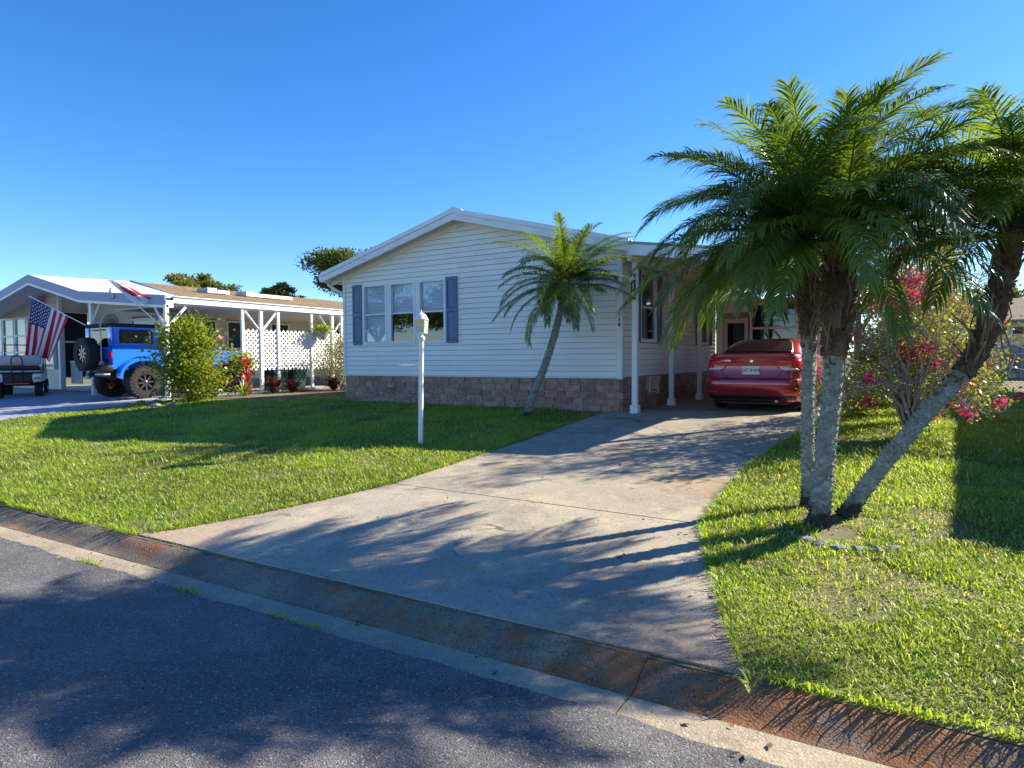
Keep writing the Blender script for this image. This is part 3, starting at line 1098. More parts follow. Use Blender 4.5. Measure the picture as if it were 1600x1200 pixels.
def shutter_side(y0, y1, z0, z1):
    s = MB()
    for a, b, c, d in ((y0, y0 + .045, z0, z1), (y1 - .045, y1, z0, z1), (y0 + .045, y1 - .045, z0, z0 + .06), (y0 + .045, y1 - .045, z1 - .06, z1)):
        s.box(.028, .058, a, b, c, d)
    s.box(.028, .04, y0 + .045, y1 - .045, z0 + .06, z1 - .06)
    s.build('shutter', 'shutter', HOUSE)
shutter_side(0.66, 0.945, 1.92, 3.38)
shutter_side(1.965, 2.25, 1.92, 3.38)
shutter_side(4.97, 5.265, 1.92, 3.38)
shutter_side(6.195, 6.49, 1.92, 3.38)

# roof ------------------------------------------------------------
YF = -0.34                                       # front of the overhang
def slope_pt(x, off):
    return 4.66 - abs(x - XR) * 0.262 + off
for (xa, xb) in ((-7.82, XR), (0.34, XR)):
    q = MB()
    vs = []
    for y in (YF, 15.2):
        vs += [(xa, y, slope_pt(xa, .02)), (xb, y, slope_pt(xb, .02)), (xb, y, slope_pt(xb, .16)), (xa, y, slope_pt(xa, .16))]
    q.mesh(vs, [(0, 1, 2, 3), (7, 6, 5, 4), (0, 4, 5, 1), (3, 2, 6, 7), (0, 3, 7, 4), (1, 5, 6, 2)])
    roof = q.build('roof', 'white_metal', HOUSE, fix=True)
    for i in range(1, 30):
        y = YF + i * 0.52
        q = MB()
        vs = []
        for yy in (y, y + .035):
            vs += [(xa, yy, slope_pt(xa, .162)), (xb, yy, slope_pt(xb, .162)), (xb, yy, slope_pt(xb, .195)), (xa, yy, slope_pt(xa, .195))]
        q.mesh(vs, [(0, 1, 2, 3), (7, 6, 5, 4), (3, 2, 6, 7)])
        q.build('roof_rib', 'white_metal', roof)
q = MB()
q.prism([(XR - .22, slope_pt(XR - .22, .17)), (XR, slope_pt(XR, .18)), (XR + .22, slope_pt(XR + .22, .17)), (XR + .22, slope_pt(XR + .22, .20)), (XR, slope_pt(XR, .225)), (XR - .22, slope_pt(XR - .22, .20))], 'y', YF - .02, 15.2)
q.build('ridge_cap', 'white_metal', HOUSE, fix=True)
# rake fascia in two steps, upper metal edge and lower white board
for (xa, xb) in ((-7.84, XR), (0.30, XR)):
    for (nm, o0, o1, y0, y1, mt) in (('fascia', -0.055, 0.085, YF - .022, YF - .002, 'white'), ('metal_edge', 0.087, 0.185, YF - .045, YF - .003, 'white_metal')):
        q = MB()
        q.mesh([(xa, y, slope_pt(xa, o)) if e == 0 else (xb, y, slope_pt(xb, o)) for y in (y0, y1) for (e, o) in ((0, o0), (1, o0), (1, o1), (0, o1))],
               [(0, 1, 2, 3), (7, 6, 5, 4), (0, 4, 5, 1), (3, 2, 6, 7), (0, 3, 7, 4), (1, 5, 6, 2)])
        q.build(nm, mt, HOUSE, fix=True)
    q = MB()                                     # frieze moulding under the soffit
    q.mesh([(xa * 1.0 if e == 0 else xb, y, slope_pt(xa if e == 0 else xb, o)) for y in (-.046, -.004) for (e, o) in ((0, -.115), (1, -.115), (1, .018), (0, .018))],
           [(0, 1, 2, 3), (7, 6, 5, 4), (0, 4, 5, 1), (3, 2, 6, 7), (0, 3, 7, 4), (1, 5, 6, 2)])
    q.build('frieze', 'siding', HOUSE, fix=True)
# left gutter and its outlet
q = MB()
q.prism([(-7.82, 3.55), (-7.82, 3.72), (-7.93, 3.74), (-7.94, 3.62), (-7.90, 3.55)], 'y', YF - .01, 15.2)
GUT = q.build('eave_gutter', 'white_metal', HOUSE, fix=True)
q = MB()
q.tube([(-7.87, -.12, 3.58), (-7.87, -.10, 3.50), (-7.70, -.06, 3.38), (-7.50, -.03, 3.28), (-7.47, .06, 3.1), (-7.47, .09, 1.0)], 0.035, 8)
q.build('downspout', 'white_metal', GUT, smooth=True)

# carport ----------------------------------------------------------
def zc(x):                                       # carport roof falls away from the house
    return 3.62 - (x - 0.1) * 0.155
XC = 3.60
q = MB()
vs = []
for y in (-0.36, 7.6):
    vs += [(0.1, y, zc(.1)), (XC, y, zc(XC)), (XC, y, zc(XC) + .06), (0.1, y, zc(.1) + .06)]
q.mesh(vs, [(0, 1, 2, 3), (7, 6, 5, 4), (0, 4, 5, 1), (3, 2, 6, 7), (0, 3, 7, 4), (1, 5, 6, 2)])
CPR = q.build('carport_roof', 'white', HOUSE, fix=True)
for (nm, o0, o1, y0, y1, mt) in (('carport_fascia', -.10, .10, -.40, -.362, 'white_metal'), ('fascia_cap', .102, .145, -.42, -.35, 'grey_trim')):
    q = MB()
    xa, xb = (0.30, XC + .03)
    q.mesh([(xa if e == 0 else xb, y, zc(xa if e == 0 else xb) + o) for y in (y0, y1) for (e, o) in ((0, o0), (1, o0), (1, o1), (0, o1))],
           [(0, 1, 2, 3), (7, 6, 5, 4), (0, 4, 5, 1), (3, 2, 6, 7), (0, 3, 7, 4), (1, 5, 6, 2)])
    q.build(nm, mt, HOUSE, fix=True)
q = MB()
q.box(XC - .02, XC + .03, -.36, 7.6, zc(XC) - .1, zc(XC) + .1)
q.build('carport_fascia', 'white_metal', HOUSE)
for i in range(8):
    x = .32 + i * .42
    q = MB()
    q.box(x, x + .03, -.34, 7.55, zc(x) - .035, zc(x) - .006)
    q.build('roof_rib', 'off_white', CPR)
for xx in (0.30, 3.36):
    q = MB()
    q.box(xx - .05, xx + .05, -.345, 7.4, zc(xx) - .20, zc(xx) - .04)
    q.build('carport_beam', 'white', HOUSE)
def cpost(x, y, plaque=False):
    q = MB()
    zt = zc(x) - .202
    q.bbox(x - .05, x + .05, y - .05, y + .05, ZB, zt, .006)
    p = q.build('carport_post', 'white', HOUSE)
    q = MB()
    q.bbox(x - .078, x + .078, y - .078, y + .078, ZB + .005, ZB + .16, .012)
    q.build('post_base', 'white', p)
    if plaque:
        for i, ch in enumerate('618'):
            q = MB()
            q.bbox(x - .062, x + .028, y - .066, y - .052, 3.10 - i * .165 - .078, 3.10 - i * .165 + .078, .003)
            q.build('number_tile', 'digit_black', p)
            text_mesh('tile_digit', ch, .155, 'digit_white', p, (x - .017, y - .0675, 3.10 - i * .165), RX, .001, local=False, bold=.002)
cpost(.30, -.03, True)
cpost(.30, 2.17)
cpost(.30, 4.37)
cpost(3.36, -.03)
cpost(3.36, 2.17)
cpost(3.36, 4.37)

# room at the back of the carport -----------------------------------
q = MB()
q.box(.02, 3.3, 7.09, 7.2, ZB, 3.2)
BW = q.build('back_room_wall', 'core', HOUSE)
RW = (1.02, 2.16, 1.62, 3.02)
z = ZB + .02
while z < 3.1:
    cuts = [(RW[0] - .05, RW[1] + .05)] if RW[2] < z + .057 < RW[3] else []
    cuts += [(.22, .95)] if z < 2.75 else []
    for a, b in subtract((.06, 3.3), cuts):
        q = MB()
        q.quad((a, 7.0 - .016, z), (b, 7.0 - .016, z), (b, 7.0 - .003, z + .118), (a, 7.0 - .003, z + .118))
        q.quad((a, 7.02, z), (b, 7.02, z), (b, 7.0 - .016, z), (a, 7.0 - .016, z))
        q.build('siding_board', 'siding', BW)
    z += COURSE
q = MB()
for a, b, c, d in ((RW[0] - .06, RW[1] + .06, RW[3], RW[3] + .08), (RW[0] - .06, RW[1] + .06, RW[2] - .08, RW[2]), (RW[0] - .06, RW[0], RW[2], RW[3]), (RW[1], RW[1] + .06, RW[2], RW[3]), (RW[0], RW[1], 2.36, 2.42)):
    q.box(a, b, 6.95, 7.08, c, d)
wn_ = q.build('window', 'off_white', HOUSE)
for c, d in ((RW[2], 2.359), (2.421, RW[3])):
    q = MB()
    q.box(RW[0] + .001, RW[1] - .001, 7.0, 7.006, c, d)
    q.build('pane', 'dark_glass', wn_)
q = MB()
q.box(RW[0], RW[1], 7.06, 7.08, RW[2], RW[3])
q.build('backing', 'dark', wn_)
q = MB()                                         # entry door of the back room
q.box(.26, .91, 6.99, 7.05, ZB + .03, 2.68)
dr = q.build('door', 'off_white', HOUSE)
q = MB()
q.box(.36, .81, 6.975, 6.988, 1.5, 2.55)
q.build('door_glass', 'dark_glass', dr)
q = MB()
q.lathe([(.0, 0), (.025, 0), (.03, .03), (.0, .05)], 10, 'y', (.85, 6.93, 1.55))
q.build('handle', 'chrome', dr, smooth=True)
# ================================================================ plants
def vnoise(X, Y, scale, seed):
    """smooth value noise in 0..1"""
    rs = np.random.RandomState(seed)
    T = rs.rand(64, 64)
    x = X * scale + 1000.0
    y = Y * scale + 1000.0
    xi = np.floor(x).astype(int)
    yi = np.floor(y).astype(int)
    fx = x - xi
    fy = y - yi
    fx = fx * fx * (3 - 2 * fx)
    fy = fy * fy * (3 - 2 * fy)
    g = lambda a, b: T[a % 64, b % 64]
    return (g(xi, yi) * (1 - fx) + g(xi + 1, yi) * fx) * (1 - fy) + (g(xi, yi + 1) * (1 - fx) + g(xi + 1, yi + 1) * fx) * fy

def blades(P, tint, h, w, az, lean, rs):
    """grass blades: bent strips of a quad and a tip triangle"""
    n = len(P)
    d = np.stack([np.cos(az), np.sin(az), np.zeros(n)], 1)
    s = np.stack([-np.sin(az), np.cos(az), np.zeros(n)], 1)
    up = np.array([0, 0, 1.0])
    l1 = lean * 0.6
    m = P + (d * np.sin(l1)[:, None] + up * np.cos(l1)[:, None]) * (h * 0.55)[:, None]
    l2 = np.minimum(lean * 1.5, 1.75)
    t = m + (d * np.sin(l2)[:, None] + up * np.cos(l2)[:, None]) * (h * 0.5)[:, None]
    hw = (w * 0.5)[:, None]
    V = np.stack([P - s * hw * 0.8, P + s * hw * 0.8, m + s * hw, m - s * hw, t], 1).reshape(-1, 3)
    b = np.arange(n)[:, None] * 5
    Q = b + np.array([[0, 1, 2, 3]])
    T = b + np.array([[3, 2, 4]])
    return V, [Q, T], np.repeat(tint, 5)

def lawn_grass():
    rs = np.random.RandomState(7)
    cx, cy = CAM_LOC.x, CAM_LOC.y
    r = np.linspace(2.0, 34, 400)
    dens = np.where(r < 4.5, 8800.0, 8800.0 * (4.5 / r) ** 1.30)
    half = RAD(45)
    pdf = dens * r * 2 * half
    tot = int(np.trapezoid(pdf, r)) if hasattr(np, 'trapezoid') else int(np.trapz(pdf, r))
    cdf = np.cumsum(pdf)
    cdf /= cdf[-1]
    rr = np.interp(rs.rand(tot), cdf, r)
    th = (rs.rand(tot) - 0.5) * 2 * half
    ang = math.pi / 2 + YAW + th
    X = cx + rr * np.cos(ang)
    Y = cy + rr * np.sin(ang)
    edge = (vnoise(X, Y, 3.0, 3) - .5) * 0.10
    keep = Y > ykerb_v(X) + 0.015 + (edge > 0.02) * -0.0
    ly = [a for a, b in DRIVE_L]
    ry = [a for a, b in DRIVE_R]
    xl = np.interp(Y, ly, [b for a, b in DRIVE_L])
    xr = np.interp(Y, ry, [b for a, b in DRIVE_R])
    keep &= ~((X > xl + 0.01 + edge * .4) & (X < xr - 0.01 + edge * .4) & (Y < 8.2))
    keep &= ~((X > -W - 0.05) & (X < 0.4) & (Y > -0.10) & (Y < 15))
    keep &= ~((X > -1.3) & (X < -0.2) & (Y > -0.42))
    # neighbour: painted drive and planting beds
    keep &= ~((X < -12.75 - 0.18 * np.clip(Y + 3.5, -9, 0)) )
    keep &= ~((X < -8.6) & (Y > 1.0))
    keep &= ~((X < -9.6) & (Y > -0.9))
    keep &= ~((X > 7.4) & (Y > -2))
    keep &= ~((Y > 12.5) & (X > 2) & (rs.rand(tot) > .5))
    # bare earth round the palm feet
    for (px, py, pr) in ((4.10, -5.75, 0.22), (4.26, -5.52, 0.18), (3.95, -5.33, 0.14), (4.25, -6.05, 0.2)):
        keep &= ((X - px) ** 2 + (Y - py) ** 2) > (pr * (0.6 + rs.rand(tot) * .6)) ** 2
    bare = vnoise(X, Y, 1.6, 21) * .6 + vnoise(X, Y, 5.0, 22) * .4
    right = X > 3.0
    keep &= ~((bare < 0.30) & (rs.rand(tot) < 0.72) & right)
    keep &= ~((bare < 0.26) & (rs.rand(tot) < 0.6) & ~right)
    X, Y, rr, bare = X[keep], Y[keep], rr[keep], bare[keep]
    n = len(X)
    P = np.stack([X, Y, zg_v(X, Y) - 0.004], 1)
    g = np.clip((rr / 4.5) ** 0.50, 0.9, 2.6)
    tall = vnoise(X, Y, 2.3, 31)
    h = (0.022 + 0.048 * rs.rand(n)) * (0.45 + 1.0 * tall) * np.clip(g, 0.9, 1.35)
    w = (0.0036 + 0.0050 * rs.rand(n)) * g
    lean = 0.40 + rs.rand(n) * 1.0
    az = rs.rand(n) * 2 * math.pi
    patch = vnoise(X, Y, 0.9, 41) * .55 + vnoise(X, Y, 3.3, 42) * .45
    tint = 0.02 + 0.70 * np.clip((patch - .5) * 1.7 + .55 + (rs.rand(n) - .5) * .6, 0, 1)
    dead = rs.rand(n) < (0.13 + 0.42 * np.clip(0.52 - patch, 0, 1) + 0.35 * np.clip(0.40 - bare, 0, 1))
    tint = np.where(dead, 0.84 + 0.16 * rs.rand(n), tint)
    V, F, t = blades(P, tint, h, w, az, lean, rs)
    o = leaf_mesh('grass', V, F, t, 'grass', kind='stuff')
    o['label'] = 'short broad-bladed green lawn grass round the driveway'
    o['category'] = 'grass'
    # overhanging runners along the kerb and the drive edge
    rs = np.random.RandomState(8)
    pts = []
    for x in np.arange(-22, 8, 0.011):
        if -0.95 < x < 4.12:
            continue
        if vnoise(np.array([x]), np.array([0.0]), 2.0, 5)[0] < 0.34:
            continue
        for _ in range(2):
            xx = x + rs.uniform(-.02, .02)
            pts.append((xx, ykerb(xx) + rs.uniform(0.0, 0.05), 0.091, -math.pi / 2 + rs.normal(0, .7)))
    for y in np.arange(-8.6, -0.5, 0.009):
        for sgn, tab in ((1, DRIVE_L), (-1, DRIVE_R)):
            xx = float(np.interp(y, [a for a, b in tab], [b for a, b in tab]))
            xx -= sgn * rs.uniform(0.0, .05)
            pts.append((xx, y, zg(xx, y), (0 if sgn > 0 else math.pi) + rs.normal(0, .8)))
    A = np.array(pts)
    n = len(A)
    V, F, t = blades(A[:, :3], 0.2 + .6 * rs.rand(n), 0.05 + .06 * rs.rand(n), 0.006 + .005 * rs.rand(n), A[:, 3], 0.5 + .9 * rs.rand(n), rs)
    o = leaf_mesh('edge_grass', V, F, t, 'grass', kind='stuff')
    o['label'] = 'grass runners hanging over the kerb and driveway edges'
    o['category'] = 'grass'
    # weeds in the seams of the gutter and the kerb
    pts = []
    for x in np.arange(-12, 7, 0.010):
        v = vnoise(np.array([x]), np.array([3.0]), 2.6, 15)[0]
        if v > 0.60:
            for _ in range(3):
                xx = x + rs.uniform(-.02, .02)
                pts.append((xx, ykerb(xx) - 0.445 + rs.normal(0, .014), 0.006, .7))
        v = vnoise(np.array([x]), np.array([9.0]), 2.0, 16)[0]
        if v > 0.62 and -0.9 < x < 4.1:
            pts.append((x, ykerb(x) + 0.014 + rs.normal(0, .004), 0.090, .4))
    A = np.array(pts)
    n = len(A)
    V, F, t = blades(A[:, :3], 0.5 + .5 * rs.rand(n), (0.018 + .03 * rs.rand(n)) * A[:, 3] / .7, 0.004 + .004 * rs.rand(n), rs.rand(n) * 6.28, 0.5 + .8 * rs.rand(n), rs)
    o = leaf_mesh('seam_weeds', V, F, t, 'grass', kind='stuff')
    o['label'] = 'small weeds growing in the gutter seam'
    o['category'] = 'weeds'
lawn_grass()

# ---------------------------------------------------------------- palms
def spline(pts, n):
    P = [Vector(p) for p in pts]
    P = [P[0] * 2 - P[1]] + P + [P[-1] * 2 - P[-2]]
    out = []
    segs = len(P) - 3
    for k in range(n):
        t = k / (n - 1) * segs
        i = min(int(t), segs - 1)
        u = t - i
        a, b, c, d = P[i], P[i + 1], P[i + 2], P[i + 3]
        out.append(0.5 * ((2 * b) + (c - a) * u + (2 * a - 5 * b + 4 * c - d) * u * u + (3 * b - a - 3 * c + d) * u ** 3))
    return out

def frond(org, az, e0, droop, L, nl, lw, ll, base_tint, old, rng, parent, twist=0.0, name='frond', mat='palm_leaf', hang=0.0):
    """one pinnate palm leaf with its leaflets"""
    ns = 16
    h = Vector((math.cos(az), math.sin(az), 0))
    pts, tans = [], []
    p = Vector(org)
    for i in range(ns + 1):
        s = i / ns
        e = e0 - droop * (s ** 1.45)
        tdir = h * math.cos(e) + Vector((0, 0, 1)) * math.sin(e)
        pts.append(p.copy())
        tans.append(tdir)
        p = p + tdir * (L / ns)
        az2 = az + twist * s
        h = Vector((math.cos(az2), math.sin(az2), 0))
    V, T3, Q4, tint = [], [], [], []
    side0 = Vector((-math.sin(az), math.cos(az), 0))
    # rachis: three-sided
    base = 0
    for i in range(ns + 1):
        r = 0.0085 * (1 - 0.82 * i / ns) * (L / 1.5)
        sd = side0
        up = sd.cross(tans[i]) * -1
        if up.z < 0 and abs(e0) < 1.5:
            up = -up
        V += [pts[i] + sd * r * 1.4, pts[i] + up * r, pts[i] - sd * r * 1.4]
        tint += [0.70 + (0.2 if old else 0)] * 3
    for i in range(ns):
        for k in range(3):
            Q4.append((base + i * 3 + k, base + i * 3 + (k + 1) % 3, base + (i + 1) * 3 + (k + 1) % 3, base + (i + 1) * 3 + k))
    g = Vector((0, 0, -1))
    for sgn in (1, -1):
        for k in range(nl):
            s = 0.13 + 0.87 * (k + rng.random() * .5) / nl
            f = s * ns
            i = min(int(f), ns - 1)
            u = f - i
            P = pts[i].lerp(pts[i + 1], u)
            tg = tans[i].lerp(tans[i + 1], u).normalized()
            sd = side0 * sgn
            up = sd.cross(tg)
            if up.dot(Vector((0, 0, 1))) < 0:
                up = -up
            prof = math.sin(math.pi * min(1, (s - 0.02) * 0.92) ** 0.72)
            ln = ll * (0.32 + 0.75 * max(0.0, prof)) * rng.uniform(.88, 1.1)
            a = RAD(66 - 34 * s + rng.uniform(-6, 6))
            v = RAD(rng.uniform(12, 34))
            d = tg * math.cos(a) + (sd * math.cos(v) + up * math.sin(v)) * math.sin(a)
            wv = d.cross(up).normalized()
            wv = (wv + up * rng.uniform(-.4, .4)).normalized()
            w = lw * rng.uniform(.8, 1.15)
            gr = hang + rng.uniform(.14, .42) * (1.0 if e0 > .9 else 1.5) + (0.18 if old else 0)
            p0 = P
            p1 = p0 + d * ln * .34
            d2 = (d + g * gr).normalized()
            p2 = p1 + d2 * ln * .34
            d3 = (d2 + g * gr * 1.5).normalized()
            p3 = p2 + d3 * ln * .36
            b = len(V)
            V += [p0 - wv * w * .35, p0 + wv * w * .35, p1 + wv * w * .5, p1 - wv * w * .5, p2 + wv * w * .40, p2 - wv * w * .40, p3]
            Q4 += [(b, b + 1, b + 2, b + 3), (b + 3, b + 2, b + 4, b + 5)]
            T3.append((b + 5, b + 4, b + 6))
            t0 = min(.82, max(0, base_tint + rng.uniform(-.13, .13)))
            if rng.random() < .03:                 # torn or snapped leaflets
                ln *= .5
            if old:
                q = rng.random()
                y = old * (0.55 + .45 * q) * (0.45 + .55 * s)
                tint += [t0 * (1 - y * .7) + y * .7] * 4 + [t0 * (1 - y) + y] * 3
            else:
                tint += [t0] * 6 + [min(1, t0 + .08)]
    leaf_mesh(name, [tuple(q) for q in V], [np.array(Q4), np.array(T3)], tint, mat, parent, smooth=False)

def palm(name, base, path, r0, r1, label, nfr, L, seed, foot=0.22, collar=0.45, yellow=6, avoid=None, group=None, lw=0.013, ll=0.26, elo=-38, hangers=9, emax=79, dead_fronds=(), fat=.62):
    rng = random.Random(seed)
    R_ = root(name, base, label, 'palm tree', group)
    B = Vector(base)
    ctrl = [B + Vector((0, 0, -0.12))] + [B] + [B + Vector(p) for p in path]
    n = 96
    cs = spline(ctrl[1:], n)
    top = cs[-1]
    # lengths
    acc = [0.0]
    for i in range(1, n):
        acc.append(acc[-1] + (cs[i] - cs[i - 1]).length)
    tl = acc[-1]
    icol = next(i for i in range(n) if acc[i] > tl - collar)
    ifoot = next(i for i in range(n) if acc[i] > foot)
    def tubepart(pname, i0, i1, rad, mat, jag, nub):
        mb = MB()
        ns = 22
        rings = []
        for i in range(i0, i1 + 1):
            d = (cs[min(i + 1, n - 1)] - cs[max(i - 1, 0)]).normalized()
            a = d.cross(Vector((0.3, 0.9, 0.1))).normalized()
            b = a.cross(d).normalized()
            rr = rad(acc[i])
            rings.append([cs[i] + (a * math.cos(2 * math.pi * k / ns) + b * math.sin(2 * math.pi * k / ns)) * rr * (1 + rng.uniform(-jag, jag)) for k in range(ns)])
        vs = [q for g_ in rings for q in g_]
        m = len(rings)
        fs = [(i * ns + k, i * ns + (k + 1) % ns, (i + 1) * ns + (k + 1) % ns, (i + 1) * ns + k) for i in range(m - 1) for k in range(ns)]
        fs.append(tuple((m - 1) * ns + k for k in range(ns)))
        mb.mesh(vs, fs)
        if nub:
            step, sz = nub
            s = acc[i0] + .01
            ga = rng.random() * 6.28
            while s < acc[i1] - .01:
                i = min(range(i0, i1), key=lambda q: abs(acc[q] - s))
                d = (cs[i + 1] - cs[i]).normalized()
                a = d.cross(Vector((0.3, 0.9, 0.1))).normalized()
                b = a.cross(d).normalized()
                out = a * math.cos(ga) + b * math.sin(ga)
                sd = d.cross(out).normalized()
                rr = rad(s) * .97
                c = cs[i] + d * (s - acc[i]) + out * rr
                z = sz * rng.uniform(.7, 1.3)
                w = z * .85
                tip = c + out * z * 1.15 + d * z * .55
                mb.mesh([c - sd * w - d * z * .5, c + sd * w - d * z * .5, c + sd * w * .6 + d * z * .7, c - sd * w * .6 + d * z * .7, tip - sd * w * .25, tip + sd * w * .25],
                        [(0, 1, 5, 4), (1, 2, 5), (2, 3, 4, 5), (3, 0, 4)])
                s += step * rng.uniform(.8, 1.2)
                ga += 2.39996 + rng.uniform(-.08, .08)
        return mb.build(pname, mat, R_, smooth=False)
    rbase = lambda s: r0 * (1 + 0.55 * math.exp(-s / 0.06)) + (r1 - r0) * s / tl
    tubepart('trunk', 0, icol, rbase, 'palm_trunk', .045, (0.0060, 0.023 * r0 / .08))
    def rcol(s):
        u = (s - (tl - collar)) / collar
        return rbase(s) * (1.08 + fat * math.sin(math.pi * min(1, u * .62 + .12)))
    tubepart('fibre_collar', icol, n - 1, rcol, 'palm_fibre', .16, (0.0075, 0.020))
    # old leaf bases sticking out of the collar
    for k in range(26):
        u = rng.uniform(.12, .95)
        i = min(n - 2, icol + int(u * (n - 1 - icol)))
        ga = k * 2.39996
        out = Vector((math.cos(ga), math.sin(ga), 0))
        c = cs[i] + out * rcol(acc[i]) * .8
        ln = rng.uniform(.07, .20)
        mb = MB()
        mb.tube([c, c + (out * .6 + Vector((0, 0, .8))) * ln * .6, c + (out * .95 + Vector((0, 0, 1.15))) * ln], [.016, .011, .006], 5)
        mb.build('leaf_base', 'dead_stalk' if k % 3 else 'palm_fibre', R_)
    for k in range(34):                           # ragged scales where the fibre gives way to bare trunk
        s_ = max(.3, tl - collar - abs(rng.gauss(0, .11)))
        i = min(range(n - 1), key=lambda q: abs(acc[q] - s_))
        ga = rng.random() * 6.28
        out = Vector((math.cos(ga), math.sin(ga), 0))
        c = cs[i] + out * rbase(acc[i]) * .9
        sd = Vector((-math.sin(ga), math.cos(ga), 0))
        hh, ww = rng.uniform(.03, .07), rng.uniform(.012, .026)
        mb = MB()
        tip = c + out * rng.uniform(.012, .03) + Vector((0, 0, hh))
        mb.mesh([c - sd * ww - out * .01, c + sd * ww - out * .01, tip + sd * ww * .4, tip - sd * ww * .4, c + out * .016 + Vector((0, 0, hh * .4))],
                [(0, 1, 4), (1, 2, 4), (2, 3, 4), (3, 0, 4)])
        mb.build('leaf_scar', 'palm_fibre', R_)
    for k in range(hangers):                      # dead strips hanging from the collar
        ga = rng.random() * 6.28
        out = Vector((math.cos(ga), math.sin(ga), 0))
        i = icol + int(rng.uniform(.35, .95) * (n - 2 - icol))
        c = cs[i] + out * rcol(acc[i]) * .85
        ln = rng.uniform(.18, .42)
        mb = MB()
        mb.tube([c, c + out * .07 + Vector((0, 0, .03)), c + out * .11 + Vector((0, 0, -ln * .4)), c + out * (.09 + rng.uniform(-.04, .06)) + Vector((rng.uniform(-.04, .04), 0, -ln))], [.010, .009, .007, .003], 4)
        mb.build('dead_strip', 'dead_stalk', R_)
    # the crown
    org = top + Vector((0, 0, -0.03))
    axis = (cs[-1] - cs[-6]).normalized()
    for k in range(nfr):
        u = (k + .5) / nfr
        az = k * 2.39996 + rng.uniform(-.25, .25)
        e = RAD(emax - (emax - elo) * (u ** .74)) + rng.uniform(-.09, .09)
        dr = RAD(46 + 38 * min(1, u * 2.2)) * rng.uniform(.75, 1.25)
        if u > .75:
            dr *= .75
        sunny = math.cos(az - .93)                # sun-side fronds raised to let sunlight through onto the drive
        if sunny > .15 and u > .42:
            e += .42 * sunny
            dr *= .62
        elif u > .70:                             # the oldest leaves hang over the trunk
            e -= .08
        Lk = L * (0.88 + .12 * min(1, u * 3.5)) * rng.uniform(.88, 1.08)
        if avoid:
            Lk *= avoid(az)
        old = 0
        if k >= nfr - yellow:
            old = rng.uniform(.25, .8)
        o2 = org + Vector((axis.x, axis.y, 0)) * .05 + Vector((math.cos(az), math.sin(az), 0)) * .04 * u + Vector((0, 0, -0.16 * u))
        frond(o2, az, e, dr, Lk, int(74 * min(1.2, L / 1.4)), lw, ll, rng.uniform(.12, .56) if u > .18 else rng.uniform(.42, .60), old, rng, R_, rng.uniform(-.25, .25))
    for (az, e, Lk) in dead_fronds:
        frond(org + Vector((0, 0, -.25)), az, e, RAD(60), Lk, 30, lw * .8, ll * .7, .4, 0, rng, R_, rng.uniform(-.3, .3), 'dead_frond', 'palm_dead', .5)
    return R_

palm('palm_tree', (3.95, -5.33, zg(3.95, -5.33) - .01),
     [(-.01, .02, .49), (-.02, .04, 1.06), (-.02, .06, 1.52), (-.04, .07, 1.96), (-.07, .07, 2.52)], .054, .050,
     'slim upright palm behind, its trunk nearest the red car', 68, 1.66, 101, collar=1.0, ll=.33, lw=.0125, elo=-4, dead_fronds=((3.6, -.5, .7), (5.3, -.7, .6)))
palm('palm_tree', (4.09, -5.85, zg(4.09, -5.85) - .01),
     [(.04, .05, .58), (.08, .10, 1.10), (.09, .12, 1.42), (.11, .15, 1.84), (.11, .16, 2.40)], .074, .070,
     'thick upright palm in front, growing between the slim palm and the leaning one', 34, 1.38, 202, collar=1.02, ll=.31, lw=.0125, elo=0, hangers=18, dead_fronds=((4.6, -.6, .6),))
palm('palm_tree', (4.26, -5.52, zg(4.26, -5.52) - .01),
     [(.13, .09, .24), (.34, .23, .56), (.56, .39, .87), (.76, .53, 1.13), (.94, .65, 1.43), (1.08, .76, 1.90), (1.18, .84, 2.50)], .062, .066,
     'palm leaning far over to the right of the two upright trunks', 50, 1.52, 303, collar=1.4, fat=.34, ll=.32, lw=.0125, elo=6, hangers=12, dead_fronds=((3.9, -.6, .6),))
palm('palm_tree', (-1.42, -1.18, zg(-1.42, -1.18) - .01),
     [(.16, .02, .48), (.37, .04, 0.96), (.58, .05, 1.55), (.72, .06, 2.05), (.80, .06, 2.58)], .070, .055,
     'small leaning palm on the lawn in front of the house wall', 50, 1.42, 404, collar=.42, ll=.25, lw=.0130, elo=-16, hangers=7, emax=80, dead_fronds=((-.35, -.35, 1.1), (-.9, -.8, .6)),
     avoid=lambda a: .70 if math.sin(a) > .35 else 1.0)

# ---------------------------------------------------------------- shrubs and trees
def cloud(rs, n, c, rad, clumps, spread, flat=0.0):
    """points gathered in clumps inside an ellipsoid, with outward directions"""
    u = rs.normal(size=(clumps, 3))
    u /= np.linalg.norm(u, axis=1, keepdims=True)
    q = u * (rs.rand(clumps, 1) ** 0.45)
    if flat:
        q[:, 2] = np.where(q[:, 2] < -flat, q[:, 2] * .35, q[:, 2])
    idx = rs.randint(0, clumps, n)
    P = q[idx] + np.clip(rs.normal(size=(n, 3)), -1.7, 1.7) * spread * (0.6 + 0.8 * rs.rand(clumps))[idx][:, None]
    D = P + rs.normal(size=(n, 3)) * .7 + np.array([0, 0, .15])
    return P * np.array(rad) + np.array(c), D, idx

